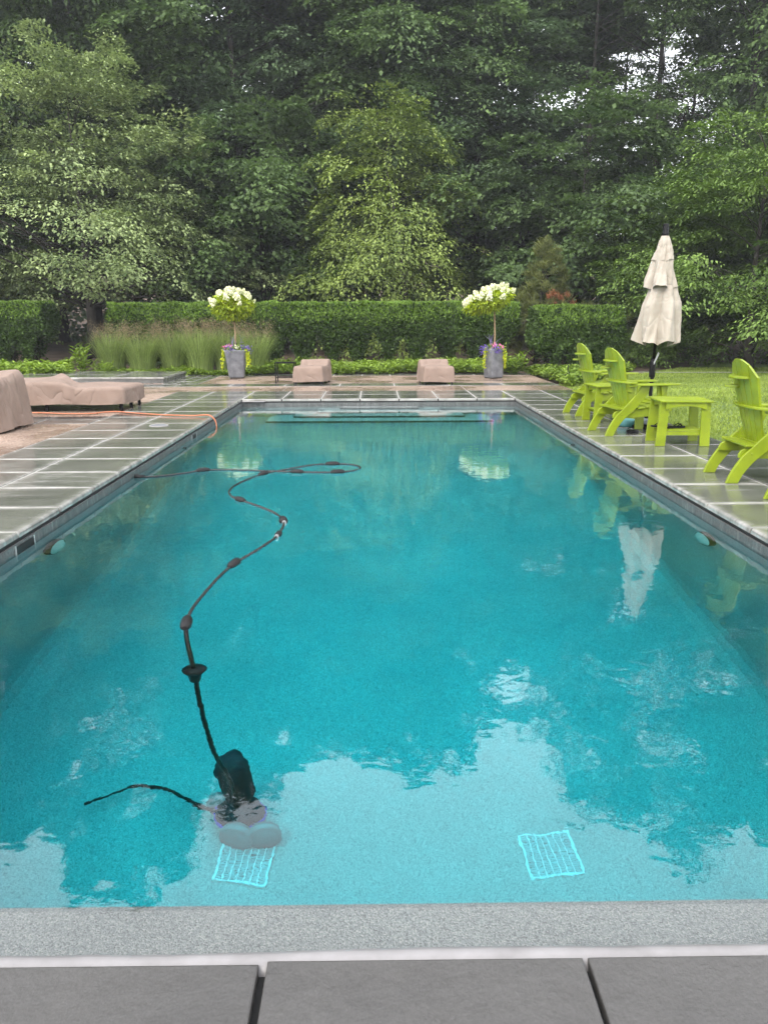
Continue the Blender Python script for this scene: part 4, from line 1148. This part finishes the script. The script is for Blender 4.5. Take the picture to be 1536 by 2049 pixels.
# big chair under a tan cover
bc = thing("covered_armchair", "tall armchair under a tan cover cut by the left frame edge", "covered chair", (0, 0, 0))
def hbc(x, y):
    return .70 + .055 * sstep(10.3, 10.8, y) + .015 * math.sin(x * 6 + y * 4)
link("cover", drape(-5.85, -4.83, 9.83, 10.82, hbc, .03, 153, flare=.085, fold=.026, rc=.06), bc)
for (x, y) in ((-4.95, 9.95), (-4.95, 10.7), (-5.7, 9.95), (-5.7, 10.7)): MB().box(x - .03, x + .03, y - .03, y + .03, 0, .45).build("leg", M['black'], bc)
MB().box(-5.75, -4.9, 9.9, 10.75, .3, .42).build("frame", M['black'], bc)
# two low chairs
def low_chair(x, y, rz, label, seed, skew):
    t = thing("covered_low_chair", label, "covered chair", (x, y, 0), rz, "low chairs under tan covers")
    def hh(a, b): return .40 + .125 * sstep(.12, .26, b) + .004 * math.sin(a * 9 + skew) + .015 * (a - .1) * sstep(.1, .3, b)
    link("cover", drape(-.335, .335, -.42, .42, hh, .055, seed, flare=.04, fold=.007, rc=.022, N_=200, inset=.012, rings=26), t)
    for (a, b) in ((-.3, -.36), (.3, -.36), (-.3, .36), (.3, .36)): MB().box(a - .02, a + .02, b - .02, b + .02, 0, .2).build("leg", M['black'], t)
    MB().box(-.3, .3, -.36, .36, .03, .1).build("frame", M['black'], t)
low_chair(-1.43, 18.05, rad(-10), "low chair under a tan cover beside the black side table", 155, 0)
low_chair(1.40, 17.85, rad(7), "low chair under a tan cover left of the right planter", 157, 2)
st = thing("side_table", "small black metal side table beside a covered low chair", "side table", (-2.06, 18.15, 0))
w2, d2, hT = .21, .2, .47
for sx in (-1, 1):
    for sy in (-1, 1): MB().box(sx * w2 - .012, sx * w2 + .012, sy * d2 - .012, sy * d2 + .012, 0, hT - .02).build("leg", M['black'], st)
MB().box(-w2 - .015, w2 + .015, -d2 - .015, d2 + .015, hT - .02, hT).build("table_top", M['black'], st)
for sy in (-1, 1): MB().box(-w2 + .012, w2 - .012, sy * d2 - .008, sy * d2 + .008, .12, .14).build("stretcher", M['black'], st)

# ------------------------------------------------------------------ lime green adirondack chairs and tables
G = M['green']
def adirondack():
    """x forward, y left; origin at mid of the rear feet; returns list of (name, mesh, loc)"""
    P = []
    def add(nm, mb, bev=.005):
        P.append((nm, mb.mesh(nm, G), bev))
    rear = [(0, 0), (.042, .106), (.121, .234), (.219, .34), (.302, .423), (.37, .5), (.416, .567), (.435, .612)]
    front = [(.106, 0), (.144, .083), (.227, .193), (.348, .302), (.439, .4), (.5, .484), (.537, .56), (.545, .612)]
    rr = [tuple(p)[:2] for p in catmull([(a, b, 0) for a, b in rear], 3)]; ff = [tuple(p)[:2] for p in catmull([(a, b, 0) for a, b in front], 3)]
    for s in (-1, 1):
        y = s * .255
        add("rear_leg", MB().strip(rr, ff, y - .016, y + .016, 'y'))
        y2 = s * .215
        # seat rail with rounded tail
        top = [(.105, .25), (.125, .285), (.165, .305), (.25, .315), (.45, .318), (.62, .352), (.8, .385), (.88, .36)]
        bot = [(.105, .22), (.125, .218), (.165, .216), (.25, .214), (.45, .215), (.62, .235), (.8, .26), (.88, .29)]
        add("seat_rail", MB().strip(bot, top, y2 - .015, y2 + .015, 'y'))
        add("front_leg", MB().strip([(.66, 0), (.655, .3), (.65, .612)], [(.775, 0), (.77, .3), (.78, .612)], y - .016 + s * .003, y + .016 + s * .003, 'y'))
        add("arm_bracket", MB().prism([(.67, .61), (.76, .61), (.72, .50), (.70, .47)], 0, .028, 'y', Matrix.Translation((0, y + s * .02 - (.028 if s < 0 else 0), 0))))
        inn, outn = s * .225, s * .36
        A = [(.27, s * .26), (.36, s * .235), (.6, inn), (.88, inn), (.925, s * .25)]
        B = [(.27, s * .335), (.36, s * .345), (.6, outn), (.88, outn), (.925, s * .335)]
        add("armrest", MB().strip(A, B, .613, .638, 'z'), .007)
    # curved cross board on the arms behind the back
    ys_ = np.linspace(-.36, .36, 13)
    A = [(.255 - .075 * (1 - (y / .36) ** 2), y) for y in ys_]; B = [(.335 - .075 * (1 - (y / .36) ** 2), y) for y in ys_]
    add("rear_cross_board", MB().strip(A, B, .639, .664, 'z'), .006)
    # seat slats
    for k, (x, z, tilt, w) in enumerate([(.20, .318, -.02, .13), (.335, .318, 0, .115), (.455, .326, .10, .11), (.57, .342, .17, .105), (.68, .364, .19, .10), (.785, .382, .12, .095), (.875, .372, -.35, .075)]):
        Mx = Matrix.Translation((x, 0, z + .012)) @ Matrix.Rotation(-tilt, 4, 'Y')
        add("seat_slat", MB().box(-w / 2 + .006, w / 2 - .006, -.262, .262, -.011, .011, Mx), .005)
    # fan back on a shallow barrel
    nS = 5; z0, zt = .30, 1.06
    tops = [.955, 1.035, 1.065, 1.035, .955]
    for k in range(nS):
        u = k - 2
        ya0, ya1 = (u - .5) * .070 + .004, (u + .5) * .070 - .004
        yb0, yb1 = (u - .5) * .112 + .0045, (u + .5) * .112 - .0045
        def X(y, z): return .315 - .215 * (z - z0) / (zt - z0) + .55 * y * y
        V = []; F = []; m = 9
        for j in range(m):
            f = j / (m - 1)
            for (e0, e1) in ((ya0, yb0), (ya1, yb1)):
                # rounded crest: outer edge of outer slats drops
                yy = e0 + (e1 - e0) * f
                crest = 1.065 - 1.55 * (abs(e1)) ** 2.35 * 2.0
                z = z0 + (crest - z0) * f
                yy = e0 + (e1 - e0) * (z - z0) / (zt - z0)
                V += [(X(yy, z), yy, z), (X(yy, z) + .022, yy, z)]
        for j in range(m - 1):
            a = j * 4; b = a + 4
            F += [(a, a + 2, b + 2, b), (a + 1, b + 1, b + 3, a + 3), (a, b, b + 1, a + 1), (a + 2, a + 3, b + 3, b + 2)]
        F += [(0, 1, 3, 2), (4 * (m - 1), 4 * (m - 1) + 2, 4 * (m - 1) + 3, 4 * (m - 1) + 1)]
        add("back_slat", MB().add(V, F), .004)
    # scalloped braces behind the back
    def brace(nm, y0, y1, z, depth):
        yy = np.linspace(y0, y1, 11); xb = .315 - .215 * (z - z0) / (zt - z0)
        A = [(xb + .55 * y * y + .001, y) for y in yy]
        B = [(xb + .55 * y * y - depth * math.sin(math.pi * (i + .35) / 10.7) ** .7 - .004, y) for i, y in enumerate(yy)]
        add(nm, MB().strip(A, B, z - .012, z + .012, 'z'), .005)
    brace("upper_brace", -.15, .20, .905, .075)
    brace("lower_brace", .06, .25, .815, .10)
    # bolt heads
    for s in (-1, 1):
        y = s * .2715
        add("bolt", MB().lathe([(.011, 0), (.011, .004), (.006, .006)], 8, (0, 0, 0)), 0)
    return P
CH = adirondack()
def place_chair(x, y, rz, label):
    t = thing("adirondack_chair", label, "chair", (x, y, 0), rz, "lime green adirondack chairs by the pool")
    nb_ = 0
    legs_ = []; last = None
    for nm, me, bev in CH:
        o = link(nm, me, last if nm == "arm_bracket" else (legs_[nb_] if nm == "bolt" else t))
        if nm == "rear_leg": legs_.append(o)
        if nm == "front_leg": last = o
        if nm == "bolt":
            s = (-1, 1)[nb_]; nb_ += 1
            o.location = (.20, s * .2705, .262); o.rotation_euler = (rad(90) * (1 if s < 0 else -1), 0, 0)
        elif bev:
            b = o.modifiers.new("edge", 'BEVEL'); b.width = bev; b.segments = 2; b.limit_method = 'ANGLE'; b.angle_limit = rad(40)
    return t
place_chair(2.95, 11.70, rad(7), "lime green adirondack chair farthest from the camera, beside the lantern")
place_chair(2.80, 9.68, rad(9), "lime green adirondack chair with the closed umbrella behind it")
place_chair(3.08, 6.84, rad(-2), "lime green adirondack chair cut by the right frame edge, back fully seen")
place_chair(3.10, 5.72, rad(-2), "lime green adirondack chair of which only rear legs show at the right frame edge")

def green_table(x, y, rz, label, open_side):
    t = thing("green_side_table", label, "side table", (x, y, 0), rz, "lime green side tables between the chairs")
    H, w, d = .52, .255, .27
    n = 5
    for k in range(n):
        a = -d + k * 2 * d / n
        MB().box(-w - .03, w + .03, a + .003, a + 2 * d / n - .003, H - .022, H).build("top_slat", G, t, bevel=.005)
    for sx in (-1, 1):
        for sy in (-1, 1):
            xx_, yy_ = sx * (w - .03), sy * (d - .07)
            MB().strip([(xx_ - .055 + sx * .022, 0), (xx_ - .05, H - .0225)], [(xx_ + .055 + sx * .022, 0), (xx_ + .05, H - .0225)], yy_ - .016, yy_ + .016, 'y').build("leg", G, t, bevel=.004)
    us = np.linspace(-w + .03, w - .03, 11)
    for sy in (-1, 1):
        y0 = sy * (d - .05)
        MB().strip([(u, H - .0225) for u in us], [(u, H - .065 - .055 * abs(u / w) ** 2.2) for u in us], y0 - .012 + sy * .012, y0 + .012 + sy * .012, 'y').build("apron", G, t, bevel=.004)
    vs = np.linspace(-d + .09, d - .09, 11)
    for sx in (-1, 1):
        x0 = sx * (w - .03)
        MB().strip([(v, H - .0225) for v in vs], [(v, H - .075 - .055 * abs(v / d) ** 2.2) for v in vs], x0 - .012, x0 + .012, 'x').build("apron", G, t, bevel=.004)
    MB().box(-w + .03, w - .03, -d + .1, d - .1, .165, .185).build("shelf", G, t, bevel=.004)
    for sy in (-1, 1):
        y0 = sy * (d - .092)
        MB().box(-w + .03, w - .03, y0 - .005, y0 + .006, .12, .164).build("shelf_rail", G, t, bevel=.003)
    return t
green_table(3.50, 8.83, rad(-4), "lime green side table with black sandals on its shelf", 0)
green_table(3.30, 10.87, rad(6), "lime green side table between the two farther green chairs", 0)

def sandal(x, y, z, rz, label):
    t = thing("sandal", label, "sandal", (x, y, z), rz, "black sandals")
    A = [(-.12, -.03), (-.06, -.035), (0, -.033), (.06, -.043), (.11, -.032), (.13, -.005)]; B = [(-.12, .03), (-.06, .032), (0, .03), (.06, .042), (.11, .034), (.13, .006)]
    MB().strip(A, B, 0, .018, 'z').build("sole", M['black'], t, bevel=.004)
    for s in (-1, 1): MB().tube([(.085, 0, .02), (.05, s * .02, .05), (.0, s * .034, .02)], .006, 6).build("strap", M['black'], t)
sandal(3.46, 8.80, .186, rad(15), "black sandal lying on the shelf of the green side table")
sandal(3.33, 8.86, .186, rad(150), "black sandal deep on the shelf of the green side table")

# ------------------------------------------------------------------ closed umbrella
um = thing("closed_umbrella", "tall closed cream canvas umbrella on a black pole behind the chairs", "umbrella", (3.64, 10.2, 0))
MB().tube([(0, 0, .06), (.005, 0, .7)], .024, 12).build("lower_pole", M['black'], um, smooth=True)
MB().tube([(.005, 0, .7), (.03, 0, 2.42)], .02, 12).build("upper_pole", M['black'], um, smooth=True)
crank = MB().lathe([(.033, .66), (.038, .68), (.038, .86), (.028, .90)], 14).build("crank_housing", M['black'], um, smooth=True)
MB().tube([(.0, -.04, .83), (.03, -.045, .90), (.055, -.045, .97), (.045, -.045, .985), (.025, -.045, .92), (.0, -.04, .85)], .005, 6).build("crank_handle", M['steel'], crank)
MB().lathe([(.036, 2.41), (.040, 2.43), (.040, 2.46), (.034, 2.465), (.037, 2.50), (.033, 2.505), (.036, 2.55), (.030, 2.565)], 16, (.03, 0, 0)).build("finial", M['black'], um, smooth=True)
MB().lathe([(.03, 1.755), (.10, 1.75), (.105, 1.79), (.03, 1.80)], 14, (.025, 0, 0)).build("strap", M['black'], um)
def canopy(prof, seed, amp, pleats, dx, sag=0):
    n = 120; V = []; r = np.random.default_rng(seed); ph = r.random(5) * 6.28
    th_ = np.linspace(0, 2 * math.pi, n, endpoint=False)
    z0_, z1_ = prof[0][1], prof[-1][1]
    m = 22; zs = np.linspace(0, 1, m)
    pr = np.array(prof); fz = (pr[:, 1] - z0_) / (z1_ - z0_)
    for f in zs:
        R = np.interp(f, fz, pr[:, 0]); z = z0_ + f * (z1_ - z0_)
        w = pleats * th_ + ph[0] + .8 * math.sin(2.2 * f + ph[1]) + .6 * np.sin(2 * th_ + ph[4])
        fo = np.abs(np.sin(w / 2)) ** .8 * 2 - 1.15 + .45 * np.sin(3 * th_ + ph[2] + 3 * f) + .22 * np.sin(13 * th_ + ph[3] + 5 * f)
        A = amp * (.35 + .65 * f)
        rr = R * (1 + A * fo) 
        V.append(np.stack([dx + rr * np.cos(th_), rr * np.sin(th_) * .92, np.full(n, z) + sag * f ** 3 * fo], 1))
    V = np.concatenate(V)
    V += .006 * np.stack([wav(V, seed, 22), wav(V, seed + 1, 22), 0 * V[:, 0]], 1)
    F = [(i * n + k, i * n + (k + 1) % n, (i + 1) * n + (k + 1) % n, (i + 1) * n + k) for i in range(m - 1) for k in range(n)]
    return mesh_np("canopy_tier", V, F, M['canvas'], smooth=True)
link("canopy_tier", canopy([(.05, 2.42), (.07, 2.36), (.105, 2.22), (.128, 2.12)], 161, .15, 6, .03, .012), um)
link("canopy_tier", canopy([(.095, 2.22), (.118, 2.1), (.135, 1.98), (.17, 1.86), (.185, 1.79)], 162, .30, 5, .02, .02), um)
link("canopy_tier", canopy([(.15, 1.82), (.17, 1.72), (.21, 1.58), (.22, 1.35), (.24, 1.10)], 163, .34, 6, .05, .03), um)
ub = thing("umbrella_base", "dark wrapped umbrella base on the paving under the closed umbrella", "umbrella base", (3.64, 10.2, 0))
MB().lathe([(.20, 0), (.20, .025), (.17, .05), (.06, .075), (.05, .15), (.028, .16)], 24).build("weight", M['black'], ub, smooth=True)
bagm = plain("grey_blue_sandbag", (.30, .34, .38), .5, (.08, .09, .12), 14)
MB().lathe([(.10, .051), (.15, .06), (.16, .09), (.13, .12), (.07, .125)], 20, (0, -.03, 0), fn=lambda t, z: 1 + .12 * math.sin(5 * t) + .06 * math.sin(11 * t)).build("sandbag", bagm, ub, smooth=True)
tea = MB()
tea.lathe([(.10, 0), (.115, .03), (.11, .085), (.09, .10)], 18, fn=lambda t, z: 1 + .10 * math.sin(4 * t + 3))
o = tea.build("teal_bag", plain("teal_fabric", (.10, .30, .30), .6), smooth=True); o.location = (3.40, 10.32, 0); tag(o, "small teal bag on the paving under the middle green chair", "bag")
o = MB().lathe([(.07, 0), (.09, .015), (.07, .035), (.02, .04)], 14, fn=lambda t, z: 1 + .25 * math.sin(2 * t) + .1 * math.sin(7 * t)).build("dark_cloth", M['black'], smooth=True)
o.location = (3.28, 9.72, 0); tag(o, "small crumpled dark cloth on the paving under the middle green chair", "cloth")

# ------------------------------------------------------------------ hoses and pool cleaner
GH = [(-7.6, 12.05), (-6.4, 12.1), (-5.321, 12.12), (-4.793, 11.98), (-4.384, 11.99), (-4.24, 12.16), (-4.06, 12.22), (-3.80, 12.06), (-3.525, 11.903), (-3.205, 11.75), (-2.909, 11.67), (-2.715, 11.64)]
pts = [(x, y, .016) for x, y in GH] + [(-2.56, 11.60, .03), (-2.47, 11.57, .025), (-2.40, 11.55, -.03), (-2.37, 11.53, -.11), (-2.36, 11.50, -.25), (-2.35, 11.45, -.5)]
gh = thing("garden_hose", "orange garden hose running from the chaise over the coping into the pool", "hose", (0, 0, 0))
MB().tube(catmull(pts, 6), .0105, 8).build("hose", M['orange'], gh, smooth=True)
MB().tube([(-2.355, 11.47, -.42), (-2.35, 11.45, -.52)], .018, 8).build("brass_end", M['steel'], gh)

HOSE = [(-2.409, 7.628), (-2.27, 7.653), (-2.144, 7.7), (-1.975, 7.818), (-1.807, 7.972), (-1.649, 7.999), (-1.42, 7.982), (-1.187, 7.932), (-0.812, 7.857), (-0.567, 7.828), (-0.386, 7.833), (-0.246, 7.893), (-0.171, 7.999), (-0.158, 8.087), (-0.202, 8.202), (-0.3, 8.286), (-0.428, 8.302), (-0.64, 8.273), (-0.837, 8.107), (-1.002, 7.926), (-1.144, 7.772), (-1.272, 7.449), (-1.339, 7.176), (-1.347, 6.961), (-1.311, 6.796), (-1.252, 6.677), (-1.163, 6.56), (-1.058, 6.433), (-0.956, 6.303), (-0.836, 6.131), (-0.751, 5.949), (-0.71, 5.784), (-0.706, 5.567), (-0.725, 5.371), (-0.79, 5.126), (-0.88, 4.859), (-0.914, 4.756), (-0.957, 4.522), (-0.99, 4.176), (-1.001, 3.932), (-0.982, 3.726)]
SUB = [(-0.943, 3.587, -0.2), (-0.9, 3.475, -0.3), (-0.882, 3.449, -0.45), (-0.87, 3.449, -0.7), (-0.852, 3.462, -1.0), (-0.814, 3.469, -1.3), (-0.785, 3.539, -1.55), (-.77, 3.62, -1.8), (-.765, 3.66, -2.05)]
TAIL = [(-0.80, 3.68, -2.12), (-0.849, 3.66, -2.1), (-0.979, 3.739, -2.15), (-1.169, 3.843, -2.15), (-1.34, 3.9, -2.18), (-1.436, 3.887, -2.2), (-1.527, 3.817, -2.2), (-1.616, 3.756, -2.2)]
FLO = [(-0.456, 8.302), (-0.832, 7.857), (-0.38, 7.833), (-1.807, 7.972), (-1.144, 7.772), (-1.175, 6.583), (-0.906, 4.768), (-0.982, 3.726)]
pc = thing("pool_cleaner", "pool cleaner on the deep floor with its long floating hose winding across the water", "pool cleaner", (0, 0, 0))
path = catmull([(x, y, WZ + .006) for x, y in HOSE], 5)
MB().tube(path, .0095, 8).build("floating_hose", M['hose'], pc, smooth=True)
sub = catmull([(-0.990, 3.80, WZ + .004), (-0.982, 3.726, WZ - .004)] + SUB, 5)
MB().tube(sub, .0125, 8).build("sunken_hose", M['float'], pc, smooth=True)
def along(x, y):
    i = min(range(1, len(path) - 1), key=lambda k: (path[k].x - x) ** 2 + (path[k].y - y) ** 2)
    return path[i], (path[i + 1] - path[i - 1]).normalized()
for (x, y) in FLO:
    p, d = along(x, y)
    MB().tube([p + d * a for a in (-.075, -.065, -.035, .035, .065, .075)], [.012, .022, .030, .030, .022, .012], 12).build("float", M['float'], pc, smooth=True)
for (x, y, r_) in ((-0.726, 5.844, .034), (-0.718, 5.465, .024)):
    p, d = along(x, y)
    sw = MB().tube([p + d * a for a in (-.04, -.03, .03, .04)], [.016, r_, r_, .016], 12).build("swivel", M['float'], pc, smooth=True)
    MB().tube([p + d * .042, p + d * .07], .017, 10).build("collar", M['steel'], sw, smooth=True)
p = Vector((-2.42, 7.63, WZ + .01)); MB().tube([p, p + Vector((.10, .015, -.005))], [.026, .02], 10).build("wall_fitting", M['float'], pc, smooth=True)
p = Vector((-0.882, 3.449, -0.45))
MB().tube([p + Vector((0, 0, a)) for a in (.075, .06, .055, .0, -.07)], [.02, .06, .06, .034, .026], 14).build("backup_valve", M['float'], pc, smooth=True)
tb = catmull(TAIL, 6); MB().tube(tb, [.013 - .005 * i / len(tb) for i in range(len(tb))], 8).build("sweep_tail", M['float'], pc, smooth=True)
body = MB().lathe([(.05, -2.21), (.11, -2.19), (.125, -2.14), (.11, -2.09), (.06, -2.06), (.03, -2.04)], 20, (-.75, 3.68, 0), fn=lambda t, z: 1 + .12 * math.cos(2 * t))
body.build("body", M['bagmesh'], pc, smooth=True)
MB().lathe([(.116, -2.165), (.128, -2.16), (.128, -2.13), (.116, -2.125)], 20, (-.75, 3.68, 0), fn=lambda t, z: 1 + .12 * math.cos(2 * t)).build("blue_band", M['blue'], pc, smooth=True)
def wheel(x, y, z, r_, axis):
    m_ = MB(); n = 22
    a = Vector(axis).normalized(); u = a.cross(Vector((0, 0, 1))).normalized(); v = a.cross(u)
    prof = [(.02, -.03), (r_ * .72, -.032), (r_ * .8, -.022), (r_ * .96, -.026), (r_, 0), (r_ * .96, .026), (r_ * .8, .022), (r_ * .72, .032), (.02, .03)]
    V = [Vector((x, y, z)) + a * d + (u * math.cos(6.2832 * k / n) + v * math.sin(6.2832 * k / n)) * rr for rr, d in prof for k in range(n)]
    m_.add(V, [(i * n + k, i * n + (k + 1) % n, (i + 1) * n + (k + 1) % n, (i + 1) * n + k) for i in range(len(prof) - 1) for k in range(n)] + [tuple(range(n)), tuple((len(prof) - 1) * n + k for k in range(n))])
    m_.build("wheel", M['wheel'], pc, smooth=True)
wheel(-.745, 3.555, -2.175, .095, (.25, 1, 0)); wheel(-.60, 3.56, -2.175, .095, (-.15, 1, 0)); wheel(-.86, 3.76, -2.175, .095, (.4, 1, 0))
bag = MB().lathe([(.05, 0), (.075, .06), (.085, .2), (.09, .33), (.07, .38), (.02, .39)], 18, (0, 0, 0), fn=lambda t, z: 1 + .15 * math.sin(3 * t + z * 9) + .08 * math.sin(7 * t))
o = bag.build("debris_bag", M['bagmesh'], pc, smooth=True); o.location = (-.745, 3.71, -2.08); o.rotation_euler = (rad(-8), rad(-8), 0)

# ------------------------------------------------------------------ thin rain haze in the air
hm = bpy.data.materials.new("haze"); hm.use_nodes = True; hn = hm.node_tree; hn.nodes.clear()
ho = hn.nodes.new("ShaderNodeOutputMaterial"); hv = hn.nodes.new("ShaderNodeVolumePrincipled")
hv.inputs["Color"].default_value = (0.92, 0.95, 1.0, 1); hv.inputs["Density"].default_value = 0.0009; hv.inputs["Anisotropy"].default_value = 0.2
hn.links.new(hv.outputs[0], ho.inputs["Volume"])
hz = MB().box(-125, 125, -65, 125, -3.7, 34).build("haze", hm); tag(hz, "thin even rain haze in the air", "haze", kind='stuff')
